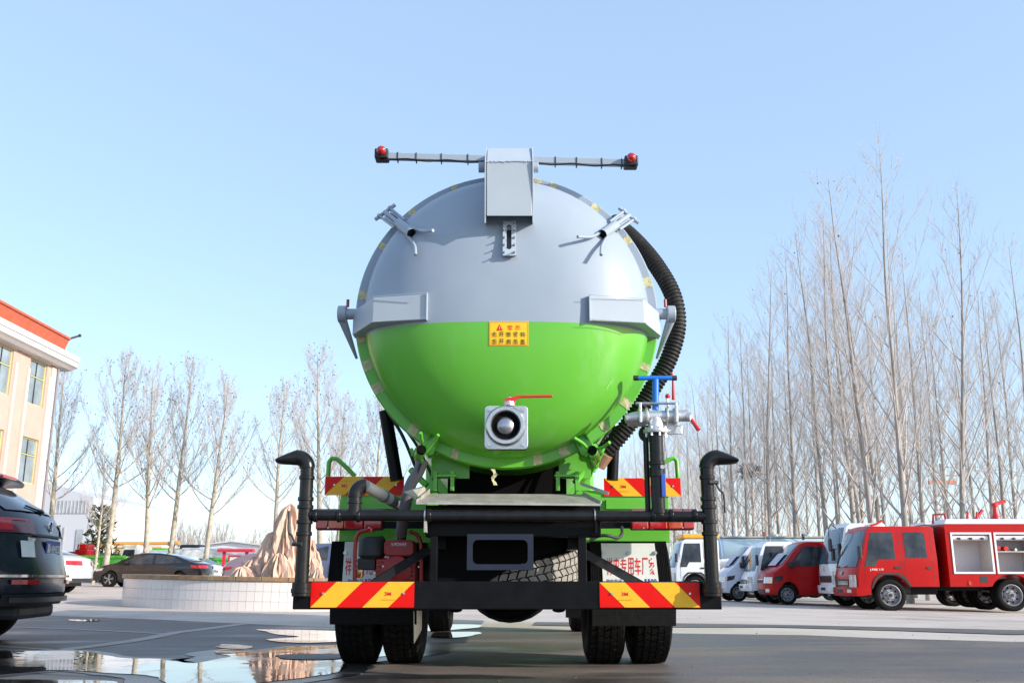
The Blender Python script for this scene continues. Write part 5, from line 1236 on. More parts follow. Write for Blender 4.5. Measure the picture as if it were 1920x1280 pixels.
# white truck next to it
X2 = P(1571, 1085, 28.3).x
WT, _b = cab_truck('white_truck', 'white cab truck parked directly left of the red fire truck, nose out', 'truck', (X2-.05, 28.3+.98, gz(X2, 29)), pi, 2.38, 1.96, white_paint, L_cab=1.7)
MB().box(-5.2, -1.8, -1.0, 1.0, .95, 2.2).build('cargo_box', white_paint, WT, bevel=.02)
chassis(WT, -5.2, -.5, .7, .38, (-3.9,))
MB().tube(bez([(-.1, 1.0, 2.2), (.10, 1.15, 2.3), (.18, 1.2, 2.1), (.18, 1.2, 1.9)], 6), .015, 6).build('mirror_stay', black_plastic, WT, smooth=50)
MB().box(.14, .20, 1.10, 1.32, 1.55, 1.90).build('front_mirror', black_plastic, WT, bevel=.03)
MB().lathe([(.001, 0), (.09, .01), (.1, .05), (.001, .06)], (.18, -1.2, 2.05), 'x', 16).build('round_mirror', black_plastic, WT, smooth=40)
lettering('E', .14, (0, 0, 0), WT, chrome, name='badge', rot=(pi/2, 0, pi/2)).location = (.02, 0, 1.08)

def minivan(name, label, cat, loc, paint, shade_cloth=False, H=1.82, L_=1.9, crew=False, cargo=None, W=1.62, window_open=False):
    t = thing(name, label, cat, loc, pi); hw = W/2; R=.30
    BD = Body(hw, H*.58, H, .12, -3.4, .0, .20)
    xr = -L_-.75
    ax = -.62
    poly = [(xr, .45), (xr, H-.08), (xr+.08, H-.01), (-1.35, H), (-1.12, H*.965), (-.42, H*.60), (-.08, H*.49), (0, H*.40), (.0, .36), (-.05, .30), (-.2, .28)] + [(ax+R*1.22*cos(a_), R+.02+R*1.22*sin(a_)) for a_ in [.0+(pi)*i/10 for i in range(11)] if R+.02+R*1.22*sin(a_) > .28] + [(ax-R*1.25, .28), (xr, .34)]
    BD.shell(poly, 'body', paint, t, .03)
    BD.seg((-.46, H*.62), (-1.09, H*.95), -hw*.86, hw*.86, 'windscreen', glass_blue, t, .008)
    if shade_cloth: BD.seg((-.40, H*.60), (-.78, H*.80), -hw*.80, hw*.55, 'sunshade_sheet', mat('sunshade cloth', (.50, .50, .58), .6, var=.1), t, .035)
    BD.side([(-.78, H*.60), (-1.28, H*.92), (-1.80, H*.92), (-1.80, H*.60)], 'door_window', glass_dark, t, .006)
    if crew: BD.side([(-1.92, H*.60), (-1.92, H*.92), (-2.48, H*.92), (-2.50, H*.60)], 'rear_window', glass_dark, t, .006)
    BD.side([(-.70, H*.60), (-1.22, H*.93), (-1.27, H*.93), (-.76, H*.60)], 'window_pillar', black_plastic, t, .008)
    for xx in (-.72, -1.86): BD.side([(xx, .40), (xx, H*.60), (xx-.01, H*.60), (xx-.01, .40)], 'door_seam', black_plastic, t, .003)
    BD.side([(-1.60, H*.50), (-1.60, H*.53), (-1.76, H*.53), (-1.76, H*.50)], 'door_handle', black_plastic, t, .02, th=.016)
    for s in (-1, 1):
        y0, y1 = sorted((s*hw*.50, s*hw*.99))
        BD.seg((-.03, H*.425), (.0, H*.33), y0, y1, 'headlight', lamp_glass, t, .02)
        BD.side([(-.05, H*.35), (-.08, H*.43), (-.42, H*.45), (-.36, H*.38)], 'headlight_wing', glass_dark, t, .008, sides=(s,))
        y0, y1 = sorted((s*hw*.62, s*hw*.85)); BD.seg((0, .37), (.0, .47), y0, y1, 'fog_lamp', lamp_glass, t, .012)
        MB().box(-.86, -.70, s*(hw+.04)-.09, s*(hw+.04)+.09, H*.57, H*.57+.20).build('wing_mirror', black_plastic, t, bevel=.04)
        car_wheel(t, ax, s*(hw-.10), R, .09, 'truck'); 
    BD.seg((.0, H*.34), (.0, H*.38), -hw*.46, hw*.46, 'grille', black_plastic, t, .012); BD.seg((0, .34), (0, .45), -hw*.5, hw*.5, 'air_intake', black_plastic, t, .012)
    BD.seg((.0, H*.385), (.0, H*.395), -hw*.48, hw*.48, 'chrome_strip', chrome, t, .016)
    MB().box(xr+.05, -.3, -hw*.6, hw*.6, .30, .6).build('underbody', black_plastic, t)
    if cargo: MB().box(xr-2.1, xr-.05, -hw, hw, .72, cargo).build('cargo_bed', paint, t, bevel=.01)
    for s in (-1, 1): MB().box(xr-2.1, xr+.1, s*.33-.03, s*.33+.03, .42, .52).build('chassis_rail', black_paint, t)
    for s in (-1, 1): car_wheel(t, xr-1.2, s*(hw-.10), R, .09, 'truck')
    return t
XR = P(1437, 1085, 30.6).x
RV = minivan('red_minitruck', 'small red pickup van with its driver window and door flap open between two white cabs', 'van', (XR, 30.6+.8, gz(XR, 31)), red_paint, True, 1.92, 1.9, False, 1.2)
MB().box(-2.35, -1.75, .80, 1.10, 1.18, 1.21).build('open_flap', red_paint, RV, bevel=.01)
X4 = P(1408, 1085, 32.4).x
W4, _b = cab_truck('white_minitruck', 'white snub nosed truck half hidden behind the small red pickup van', 'truck', (X4-.05, 32.4+.85, gz(X4, 33)), pi, 1.98, 1.70, white_paint, L_cab=1.6, R=.34, nose=.12)
MB().box(-4.4, -1.7, -.85, .85, .75, 1.2).build('cargo_bed', white_paint, W4, bevel=.02); chassis(W4, -4.4, -.5, .55, .34, (-3.4,), .34, .62)
for y in (-.3, .3): MB().tube(bez([(-.9, y, 1.95), (-.9, y, 2.15), (-.9, y+.2, 2.25)], 5), .012, 6).build('roof_wire', rim_grey, W4)
X5 = P(1350, 1085, 34.4).x
W5 = minivan('white_minivan', 'white minivan with a pale sheet across its windscreen beside the black nozzle post', 'minivan', (X5, 34.4+.8, gz(X5, 35)), mat('pearl white paint', (.62, .63, .72), .3, coat=.5, var=.04), True, 1.95, 2.3, True)
# pale blue tank truck
pb_ = mat('pale blue paint', (.44, .56, .60), .5, spec=.3, var=.05, scale=2)
XT = P(1358, 1085, 43).x; zt0 = gz(XT, 44)
TT = thing('blue_tank_truck', 'long pale blue tank truck parked behind the white vans', 'tanker truck', (XT, 44, zt0), pi)
r_t = .84; zc_ = 1.78
MB().lathe([(.001, .10), (r_t*.6, .06), (r_t*.9, -.02), (r_t, -.12), (r_t, -5.2), (.001, -5.4)], (0, 0, zc_), 'x', 48).build('tank', pb_, TT, smooth=40)
MB().lathe([(r_t*.93, .03), (r_t+.02, .03), (r_t+.02, -.03), (r_t*.93, -.03)], (0, 0, zc_), 'x', 48, closed=True).build('end_ring', mat('blue grey paint', (.28, .36, .52), .35, var=.06), TT, smooth=30)
for x in (-1.0, -2.5, -4.0): MB().cyl((x, 0, zc_+r_t-.03), (x, 0, zc_+r_t+.10), .22, 16).build('tank_hatch', pb_, TT, smooth=40)
MB().box(-5.1, -.1, -.45, .45, zc_+r_t-.06, zc_+r_t+.005).build('walkway', galv, TT)
MB().cyl((-.75, .3, zc_+r_t-.05), (-.75, .3, zc_+r_t+.38), .09, 12).build('breather', plate_white, TT, smooth=40)
MB().cyl((-2.05, .2, zc_+r_t), (-2.05, .2, zc_+r_t+.20), .08, 12).build('beacon', lens_amber, TT, smooth=40)
chassis(TT, -5.2, 1.9, .75, .4, (-1.2, -3.9), .45, .85)
MB().box(-5.2, -.1, -.5, .5, .82, .95).build('tank_sill', green_paint, TT)
MB().prism([(.25, .75), (.25, 1.9), (.5, 2.05), (1.7, 2.0), (2.0, 1.3), (2.0, .6), (.4, .6)], 'y', -.95, .95).build('cab', white_paint, TT, bevel=.05)
# white cab with the orange bar
X6 = P(1262, 1085, 38.6).x
W6, B6 = cab_truck('orange_bar_truck', 'white cab truck with an orange light bar between mudflap and nozzle post', 'truck', (X6, 38.6+1.05, gz(X6, 39.5)), pi, 2.28, 2.1, white_paint, L_cab=1.95, R=.42)
MB().box(-1.5, -.45, -.9, .9, 2.28, 2.46).build('light_bar', mat('orange plastic', (.78, .38, .03), .4, var=.1), W6, bevel=.05)
MB().box(-1.9, -1.5, -.9, .9, 2.28, 2.44).build('roof_box', mat('orange plastic', (.78, .38, .03), .4), W6, bevel=.03)
MB().box(-6, -2.1, -1.0, 1.0, .95, 1.5).build('cargo_bed', white_paint, W6, bevel=.02); chassis(W6, -6, -.5, .7, .4, (-4.8,), .42, .8)
# green water tanker behind: low green box far right top
XG = P(1740, 1085, 36).x
GT = thing('green_tank_truck', 'pale roofed green truck glimpsed above the fire truck cab roof', 'truck', (XG+1, 36, gz(XG, 36)), pi)
MB().box(-3, .5, -1, 1, .9, 2.62).build('cargo_box', green_paint, GT, bevel=.03); MB().box(-3.0, .5, -1.02, 1.02, 2.62, 2.66).build('roof', galv, GT)
MB().tube([(-3, 1, 2.78), (.5, 1, 2.78)], .015, 6).build('roof_rail', rim_grey, GT)
chassis(GT, -3, 2.2, .7, .4, (-2,), .42, .8); MB().prism([(.6, .6), (.6, 2.1), (1.9, 2.0), (2.2, 1.2), (2.2, .6)], 'y', -1, 1).build('cab', white_paint, GT, bevel=.05)
# utility pole and its wires
UX = P(1786, 1085, 70).x; UP = thing('utility_pole', 'thin grey utility pole with cross arms and an orange bar behind the fire truck', 'utility pole', (UX, 70, gz(UX, 70)))
conc = mat('pole concrete', (.38, .36, .36), .8, var=.1)
zt_p = P(1779, 870, 70).z+.6
MB().cyl((0, 0, 0), (0, 0, zt_p), .17, 12, .10).build('pole', conc, UP, smooth=40)
for py, wd, nm in ((892, 1.1, 'cross_arm'), (930, .7, 'cross_arm'), (956, .6, 'cross_arm')):
    z = P(1779, py, 70).z+.6; MB().box(-wd, wd, -.07, .07, z-.05, z+.05).build(nm, conc, UP)
    for x in (-wd*.9, -.3, wd*.9): MB().lathe([(.001, 0), (.05, 0), (.03, .08), (.06, .12), (.03, .2), (.001, .22)], (x, 0, z+.05), 'z', 8).build('insulator', plate_white, UP, smooth=40)
z = P(1779, 905, 70).z+.6; MB().box(-1.0, 1.0, -.12, .12, z-.13, z+.13).build('orange_bar', mat('orange red paint', (.80, .20, .10), .6, var=.05), UP)
for i, (py, off) in enumerate(((893, -1), (893, 1), (931, .6))):
    z = P(1779, py, 70).z+.9; mb = MB().tube([(UX+off+40*u_, 70-10*u_, z-2.0*4*u_*(1-u_)) for u_ in [k/16 for k in range(17)]], .012, 4)
    o = mb.build('power_line', black_plastic); _tag(o, 'power line from the %s of the grey utility pole' % ('left end of the top arm', 'right end of the top arm', 'second arm')[i], 'power line', 'power lines')

# ================================================================ LEFT SIDE
# peach building
peach = mat('peach render', (.50, .345, .285), .85, var=.06, scale=1.5, bump=.1, bscale=20, dirt=((.45, .35, .28), 1.5, .55, .2))
cream = mat('cream render', (.57, .48, .42), .8, var=.05, scale=2)
tile_red = mat('red parapet', (.46, .10, .05), .7, var=.12, scale=3)
BX = -21.5; Yc = PX(105, 690, BX).y
BL = thing('peach_building', 'three storey peach building with red parapet and white cornice at the left edge', 'building', (BX, Yc, 0))
def LB(mb, name, m, par=BL, **k): return mb.build(name, m, par, world=True, **k)
zcor = PX(105, 690, BX).z; zw1 = zcor-.05
wins = []
# rows of windows, measured on the facade plane
wa = PX(50, 740, BX).y; wb = PX(88, 700, BX).y; wl_z1 = PX(70, 676, BX).z; wl_z0 = PX(62, 758, BX).z
wh = wl_z1-wl_z0; st_h = wl_z1 - PX(48, 818, BX).z
pitchw = 3.1
ycent = (wa+wb)/2; ww = wb-wa
ys_w = [ycent-pitchw*i for i in range(0, 7)]
zs_w = [(wl_z0-st_h*i, wl_z1-st_h*i) for i in range(0, 3)]
# wall with openings: piers and spandrels
y_end = Yc; y_start = ys_w[-1]-pitchw/2
edges = []
for y in sorted(ys_w): edges += [y-ww/2, y+ww/2]
spans = [(y_start, edges[0])]+[(edges[i], edges[i+1]) for i in range(1, len(edges)-1, 2)]+[(edges[-1], y_end)]
wall = MB()
for a_, b_ in spans: wall.box(BX-.35, BX, a_, b_, -.5, zcor)
for y in ys_w:
    zz = -.5
    for z0, z1 in sorted(zs_w): wall.box(BX-.35, BX, y-ww/2, y+ww/2, zz, z0); zz = z1
    wall.box(BX-.35, BX, y-ww/2, y+ww/2, zz, zcor)
wall.box(BX-14, BX-.36, y_end-.35, y_end, -.5, zcor); wall.box(BX-14, BX-.36, y_start, y_start+.35, -.5, zcor)
LB(wall, 'wall', peach)
wf = mat('window frame paint', (.50, .50, .22), .5, var=.1); glassw = mat('building glass', (.22, .27, .30), .08, spec=.8, var=.35, scale=.8); blind = mat('grey blind', (.20, .17, .15), .8, var=.3, scale=6, stretch=(1, 8, .4))
for y in ys_w:
    for iz, (z0, z1) in enumerate(zs_w):
        wo_ = MB(); e = .05
        for (a_, b_, c_, d_) in ((y-ww/2, y-ww/2+e, z0, z1), (y+ww/2-e, y+ww/2, z0, z1), (y-ww/2+e, y+ww/2-e, z0, z0+e), (y-ww/2+e, y+ww/2-e, z1-e, z1), (y-ww/2+e, y+ww/2-e, z0+wh*.62, z0+wh*.62+e*.9)):
            wo_.box(BX-.16, BX-.08, a_, b_, c_, d_)
        wo = LB(wo_, 'window', wf)
        LB(MB().box(BX-.15, BX-.09, y-.025, y+.025, z0+e, z1-e), 'mullion', black_plastic, wo)
        for (a_, b_, c_, d_) in ((y-ww/2+e, y-.025, z0+e, z0+wh*.62), (y+.025, y+ww/2-e, z0+e, z0+wh*.62), (y-ww/2+e, y-.025, z0+wh*.66, z1-e), (y+.025, y+ww/2-e, z0+wh*.66, z1-e)):
            LB(MB().box(BX-.13, BX-.12, a_, b_, c_, d_), 'pane', glassw, wo)
        if iz == 1: LB(MB().box(BX-.30, BX-.24, y-ww/2+.03, y+ww/2-.03, z0, z0+wh*.66), 'blind', blind, wo)
    # cream pilaster frame round each column of windows
    for s in (-1, 1): LB(MB().box(BX+.002, BX+.10, y+s*(ww/2+.20)-.10, y+s*(ww/2+.20)+.10, -.4, zcor-.55), 'pilaster', cream)
    LB(MB().box(BX+.002, BX+.10, y-ww/2-.099, y+ww/2+.099, wl_z1+.03, wl_z1+.35), 'pilaster_head', cream)
LB(MB().box(BX+.003, BX+.07, y_end-.45, y_end-.05, -.4, zcor-.02), 'corner_pier', cream)
# cornice and parapet, over-hanging the front
ov_ = .62
LB(MB().prism([(BX-.5, zcor), (BX+ov_*.55, zcor+.04), (BX+ov_*.8, zcor+.14), (BX+ov_, zcor+.20), (BX+ov_, zcor+.42), (BX+ov_+.06, zcor+.45), (BX+ov_+.06, zcor+.70), (BX-.5, zcor+.70)], 'y', y_start, y_end+.9), 'cornice', mat('white cornice', (.58, .56, .54), .7, var=.05))
LB(MB().prism([(BX+.10, zcor+.70), (BX+.36, zcor+1.40), (BX+.44, zcor+1.42), (BX+.44, zcor+1.52), (BX-.4, zcor+1.52), (BX-.4, zcor+.70)], 'y', y_start, y_end+.25), 'parapet', tile_red)
LB(MB().tube([(BX+.40, y_end+.25, zcor+1.5), (BX+.65, y_end+.5, zcor+1.68)], .05, 8).sphere((BX+.7, y_end+.55, zcor+1.72), .08, 8, 6), 'roof_finial', black_plastic, smooth=60)
LB(MB().box(BX-14, BX-.4, y_start, y_end, zcor-.1, zcor+.2), 'roof', cream)
LB(MB().cyl((BX+.12, y_end+.02, -.3), (BX+.12, y_end+.02, zcor-.05), .055, 10), 'drain_pipe', mat('grey pipe', (.20, .18, .20), .5))
# white factory far behind
fw = mat('white cladding', (.50, .51, .54), .7, var=.03); gs = mat('grey strip glazing', (.33, .34, .36), .5, var=.25, scale=1.2)
WF = thing('white_factory', 'white factory hall with grey strip glazing behind the plane trees', 'building', (P(110, 1085, 88).x, 88, 0))
def fx(px, py, Y=88): return P(px, py, Y)
A_ = fx(60, 908); C_ = fx(172, 1040)
LB(MB().prism([(fx(40, 1080).x, 0), (fx(40, 930).x, fx(40, 900).z), (fx(100, 930).x, fx(100, 908).z), (fx(176, 930).x, fx(176, 932).z), (fx(176, 1080).x, 0)], 'y', 88, 110), 'wall', fw, WF)
LB(MB().box(fx(92, 0+1000).x, fx(162, 1000).x, 87.93, 88.0, fx(120, 962).z, fx(120, 938).z), 'strip_window', gs, WF)
for k in range(10):
    x = fx(92+7.0*k, 1000).x; LB(MB().box(x, x+.08, 87.9, 87.93, fx(120, 962).z, fx(120, 938).z), 'mullion', fw, WF)
LB(MB().box(fx(144, 1000).x, fx(157, 1000).x, 87.92, 88.0, fx(150, 1036).z, fx(150, 992).z), 'tall_window', gs, WF)
LB(MB().box(fx(119, 1000).x, fx(121, 1000).x, 87.92, 88.0, fx(120, 1036).z, fx(120, 988).z), 'drain_pipe', gs, WF)
WG = thing('grey_workshop', 'pale grey workshop with small blue windows right of the white factory', 'building', (P(195, 1085, 95).x, 95, 0))
LB(MB().box(P(174, 1000, 95).x, P(219, 1000, 95).x, 95, 112, 0, P(200, 958, 95).z), 'wall', mat('grey cladding', (.55, .56, .58), .7, var=.05), WG)
for a_, b_ in ((176, 187), (190, 200), (203, 214)): LB(MB().box(P(a_, 1000, 95).x, P(b_, 1000, 95).x, 94.9, 95, P(200, 979, 95).z, P(200, 969, 95).z), 'window', mat('blue glass', (.16, .26, .50), .2, var=.2), WG)

# rock planter
PCX, PCY, PR_ = -4.94, 20.7, 2.9
PL = thing('round_planter', 'low round white tiled planter wall with brown stone coping under the rock', 'planter', (PCX, PCY, 0))
PL.rotation_euler = (0, radians(1.1), 0)
zg0 = gz(PCX, PCY)
tile = mat('white tile', (.64, .59, .57), .25, var=.06, scale=2, coat=.3); grout = mat('grout', (.55, .51, .49), .9, var=.1)
MB().lathe([(PR_-.30, -.2), (PR_, -.2), (PR_, .50), (PR_-.30, .50)], (0, 0, zg0), 'z', 120, closed=True).build('wall', grout, PL, smooth=30)
# wall tiles: on the side towards the camera, each one a piece
tmesh = None; nt_ = 128; cnt = 0
for row in range(3):
    for k in range(nt_):
        a_ = 2*pi*k/nt_
        if not (pi*.93 < a_ < 2*pi*1.0 - .0): continue
        if sin(a_) > -.02 and cos(a_) > 0: continue
        if tmesh is None:
            wdt = 2*pi*PR_/nt_-.0035; o = MB().box(-wdt/2, wdt/2, -.012, .0, 0, .168).build('tile', tile, PL); tmesh = o.data
        else:
            o = bpy.data.objects.new('tile', tmesh); COL.objects.link(o); o.parent = PL
        o.location = ((PR_)*cos(a_), (PR_)*sin(a_), zg0-.02+row*.173); o.rotation_euler = (0, 0, a_+pi/2); cnt += 1
cop = mat('brown stone', (.30, .16, .06), .45, var=.5, scale=7, col2=(.16, .12, .08), dirt=((.45, .35, .2), 9, .5, .4))
nc = 40
for k in range(nc):
    a0, a1 = 2*pi*k/nc+.0015, 2*pi*(k+1)/nc-.0015; mb = MB(); vs = []
    for r_, z in ((PR_-.34, .50), (PR_+.05, .50), (PR_+.05, .575), (PR_-.34, .575)):
        for j in range(4): a_ = a0+(a1-a0)*j/3; vs.append((r_*cos(a_), r_*sin(a_), zg0+z))
    f = []
    for i in range(4):
        for j in range(3): f.append((i*4+j, i*4+j+1, ((i+1) % 4)*4+j+1, ((i+1) % 4)*4+j))
    f += [(0, 4, 8, 12), (3, 15, 11, 7)]
    mb.add(vs, f).build('coping_stone', cop, PL, bevel=.006)
MB().lathe([(PR_-.31, .40), (.001, .44)], (0, 0, zg0), 'z', 60).build('soil', mat('soil', (.10, .075, .05), .95, var=.3), PL)
# rock sculpture: a fluted, spired stone
def rock_mesh():
    rng = random.Random(4); top = P(540, 946, 21.0)
    spires = []   # x, y, radius, height
    base_z = zg0+.42
    def sx(px): return P(px, 1085, 21.0).x
    def hz(py): return P(540, py, 21.0).z-base_z
    main = [(540, 946, .62), (527, 972, .50), (551, 960, .48), (515, 998, .55), (560, 985, .40), (500, 1022, .55), (570, 1010, .40), (483, 1046, .55), (578, 1030, .36), (468, 1064, .45), (588, 1045, .32), (596, 1058, .25), (605, 1066, .2), (532, 1040, .42), (545, 1052, .3), (520, 1060, .4), (566, 1058, .3), (498, 1066, .3), (552, 1068, .18), (610, 1076, .16)]
    for px, py, r_ in main: spires.append((sx(px), 21.1+rng.uniform(-.35, .35)-(.45 if py > 1035 else 0), r_, hz(py)))
    mbs = []
    for x, y, r_, h in spires:
        mb = MB(); n_, m_ = 64, 44; sd_ = rng.uniform(0, 50)
        for i in range(m_+1):
            t = i/m_; z = h*t; rr = r_*.72*(1-t**2.2*.70)*(1 if t < .93 else max(.12, 1-((t-.93)/.07)**2))
            for k in range(n_):
                a_ = 2*pi*k/n_; p0 = Vector((cos(a_)*1.6, sin(a_)*1.6, z*.55))
                fl_ = noise.noise(p0*1.6+Vector((sd_, 0, 0)))*.45+noise.noise(Vector((cos(a_)*4, sin(a_)*4, z*1.1+sd_)))*.42+noise.noise(Vector((cos(a_)*9, sin(a_)*9, z*3.2+sd_)))*.13
                fl_ -= .45*(1-min(1, abs(noise.noise(Vector((cos(a_)*2.6+sd_, sin(a_)*2.6, z*.35))))*4))+.15*(1-min(1, abs(noise.noise(Vector((cos(a_)*6, sin(a_)*6+sd_, z*2.4))))*4)); fl_ += .12*noise.noise(Vector((cos(a_)*5+sd_, sin(a_)*5, z*7))); r2 = max(.01, rr*(1+fl_*.8)); mb.v.append((x+r2*cos(a_)+(.10*noise.noise(Vector((z*.8, sd_, 0)))), y+r2*sin(a_)*.8, base_z+z+.05*noise.noise(Vector((a_*2, z, sd_)))))
        mb.f = [(i*n_+k, i*n_+(k+1) % n_, (i+1)*n_+(k+1) % n_, (i+1)*n_+k) for i in range(m_) for k in range(n_)]+[tuple(m_*n_+k for k in range(n_))]
        mbs.append(mb)
    return mbs
rock_m = mat('pink sandstone', (.54, .33, .235), .8, var=.2, scale=2.2, bump=.9, bscale=11, col2=(.66, .47, .36), stretch=(1.5, 1.5, .5))
RK = thing('rock_sculpture', 'jagged pink sandstone rock sculpture standing in the round planter', 'rock', (P(540, 1085, 21).x, 21.1, zg0+.42))
for mb in rock_mesh(): mb.build('spire', rock_m, RK, world=True, smooth=30)

# dark compact SUV at the left edge --------------------------------------
navy = mat('dark navy paint', (.010, .013, .026), .25, coat=.35, spec=.4, var=.15, scale=3, dirt=(DUST, 5, .6, .12))
SV_rz = pi+math.atan2(.15, .989)
cS = P(106, 1085, 9.9)
rear_c = Vector((cS.x, 9.9, 0))
hd_ = Vector((cos(SV_rz), sin(SV_rz), 0))
SVL = 4.5
SV = thing('dark_suv', 'dark navy SUV seen from behind at the left edge, white sticker on tailgate', 'SUV', (rear_c.x+hd_.x*SVL/2, rear_c.y+hd_.y*SVL/2, gz(-4.5, 10.4)-.0), SV_rz)
hwS = .92; SB = Body(hwS, 1.0, 1.64, .20, -2.25, 2.25, .30, .06)
RS = .36
def sarch(cx): return [(cx+RS*1.15*cos(a_), RS+RS*1.15*sin(a_)) for a_ in [-.12+(pi+.24)*i/12 for i in range(13)]]
polyS = [(-2.20, .36), (-2.25, .44), (-2.25, .58), (-2.20, .72), (-2.17, .80), (-2.14, .96), (-2.06, 1.10), (-1.64, 1.42), (-1.42, 1.56), (-1.1, 1.625), (-.2, 1.65), (.55, 1.58), (1.35, 1.08), (2.0, .95), (2.2, .75), (2.25, .5), (2.2, .28)]+sarch(1.38)+[(.9, .24), (-.85, .24)]+sarch(-1.33)+[(-1.85, .30)]
SB.shell(polyS, 'body', navy, SV, .03, ys=(-.97, -.92, -.8, -.6, -.3, 0, .3, .6, .8, .92, .97), smooth=40)
SB.seg((-2.045, 1.115), (-1.63, 1.43), -hwS*.80, hwS*.80, 'rear_window', glass_dark, SV, .012)
SB.side([(-1.88, 1.10), (-1.55, 1.42), (-1.15, 1.50), (-1.15, 1.06)], 'quarter_window', glass_dark, SV, .006); SB.side([(-1.05, 1.06), (-1.05, 1.51), (-.1, 1.53), (-.1, 1.04)], 'door_window', glass_dark, SV, .006)
SB.side([(0.0, 1.04), (0.0, 1.53), (.5, 1.48), (1.05, 1.05)], 'door_window', glass_dark, SV, .006)
# tail spoiler with high brake light
Body(hwS*.80, 1.0, 1.64, .02, -2.25, 2.25, .15).shell([(-1.68, 1.535), (-1.70, 1.56), (-1.64, 1.595), (-1.1, 1.66), (-1.1, 1.60), (-1.45, 1.53)], 'spoiler', navy, SV, .008, smooth=60)
MB().box(-1.705, -1.68, -.20, .20, 1.540, 1.572).build('brake_light', lens_red, SV, bevel=.004)
# rear wiper
MB().lathe([(.001, -.02), (.04, -.02), (.05, .02), (.001, .04)], (-2.03, 0, 1.13), 'x', 14).build('wiper_hub', black_plastic, SV, smooth=40)
MB().tube([(-2.06, .0, 1.135), (-1.97, .28, 1.20)], .011, 6).build('rear_wiper', black_plastic, SV)
# lower bumper layers
SB.seg((-2.25, .555), (-2.25, .575), -hwS*.99, hwS*.99, 'chrome_strip', chrome, SV, .030, n=16)
SB.seg((-2.20, .34), (-2.25, .43), -hwS*.92, hwS*.92, 'lower_valance', black_plastic, SV, .015, n=16)
SB.seg((-2.248, .36), (-2.25, .40), -hwS*.88, hwS*.88, 'silver_valance', mat('grey trim', (.04, .042, .05), .4, .2, var=.1), SV, .03, n=16)
MB().box(-2.1, -1.2, -.55, .55, .22, .34).build('silencer', black_plastic, SV, bevel=.04)
# lamps left and right, wrapping the corner
for s in (-1, 1):
    a_, b_ = sorted((s*hwS*.48, s*hwS*.985))
    l = SB.seg((-2.145, .90), (-2.10, 1.03), a_, b_, 'tail_lamp', mat('dark red lens', (.12, .005, .01), .1, coat=.9, var=.2), SV, .022, n=10)
    a_, b_ = sorted((s*hwS*.60, s*hwS*.985)); SB.seg((-2.11, 1.005), (-2.10, 1.025), a_, b_, 'lamp_strip', lens_red, SV, .030, n=10)
    a_, b_ = sorted((s*hwS*.80, s*hwS*.985)); SB.seg((-2.14, .92), (-2.105, 1.02), a_, b_, 'lamp_block', lens_red, SV, .028, n=6)
    SB.side([(-2.12, .90), (-2.06, 1.03), (-1.75, 1.04), (-1.82, .96)], 'side_lamp', lens_red, SV, .012, sides=(s,))
    a_, b_ = sorted((s*hwS*.55, s*hwS*.88)); SB.seg((-2.25, .50), (-2.25, .535), a_, b_, 'reflector', lens_red, SV, .034, n=6)
    SB.side([(-2.15, .34), (-2.1, .52), (-1.75, .52), (-1.72, .34)], 'corner_trim', black_plastic, SV, .01, sides=(s,))
    for x in (1.38, -1.33): car_wheel(SV, x, s*(hwS-.12), RS, .12, 'car')
# tailgate recess, number plate and badge
SB.seg((-2.175, .69), (-2.135, .885), -.42, .42, 'plate_recess', navy, SV, .004, n=10)
SB.seg((-2.14, .875), (-2.133, .895), -.44, .44, 'grip_strip', black_plastic, SV, .035, n=10)
npl = MB().box(-2.188, -2.182, -.22, .22, .715, .855).build('number_plate', ink_blue, SV, bevel=.002); npl.rotation_euler = (0, 0, 0)
lettering('冀A·8W8Z0', .085, (0, 0, 0), SV, ink_white, width=.38, rot=(pi/2, 0, -pi/2), bold=.02).location = (-2.1915, 0, .785)
bdg = MB().lathe([(.048, -.012), (.058, -.014), (.066, -.006), (.066, .0), (.048, .0)], (-2.135, 0, .985), 'x', 28, closed=True).build('badge', chrome, SV, smooth=40)
for (a_, b_) in (((.04, .035), (0, -.012)), ((0, -.012), (-.04, .035)), ((.028, .052), (.0, -.0)), ((.045, .0), (.02, -.045)), ((.02, -.045), (0, -.005)), ((0, -.005), (-.02, -.045)), ((-.02, -.045), (-.045, .0))):
    MB().tube([(-2.145, a_[0], .985+a_[1]), (-2.145, b_[0], .985+b_[1])], .005, 5).build('badge_line', chrome, SV)
lettering('TIGUAN', .028, (0, 0, 0), SV, chrome, width=.22, rot=(pi/2, 0, -pi/2), bold=.02).location = (-2.18+.035, .55, .852)
stk = SB.seg((-2.185, .70), (-2.155, .83), .50, .68, 'white_sticker', plate_white, SV, .035, n=3)

def zmap(z):
    P_ = [(-1, -1), (0, 0), (.36, .41), (.575, .66), (.79, .92), (1.03, 1.17), (1.115, 1.25), (1.43, 1.50), (1.7, 1.74)]
    for (z0, w0_), (z1, w1_) in zip(P_, P_[1:]):
        if z <= z1: return w0_+(w1_-w0_)*(z-z0)/(z1-z0)
    return z
for ch_ in SV.children:
    if ch_.name.startswith('wheel'): continue
    for v in ch_.data.vertices: v.co.z = zmap(v.co.z+ch_.location.z)-zmap(ch_.location.z)
    ch_.location.z = zmap(ch_.location.z)
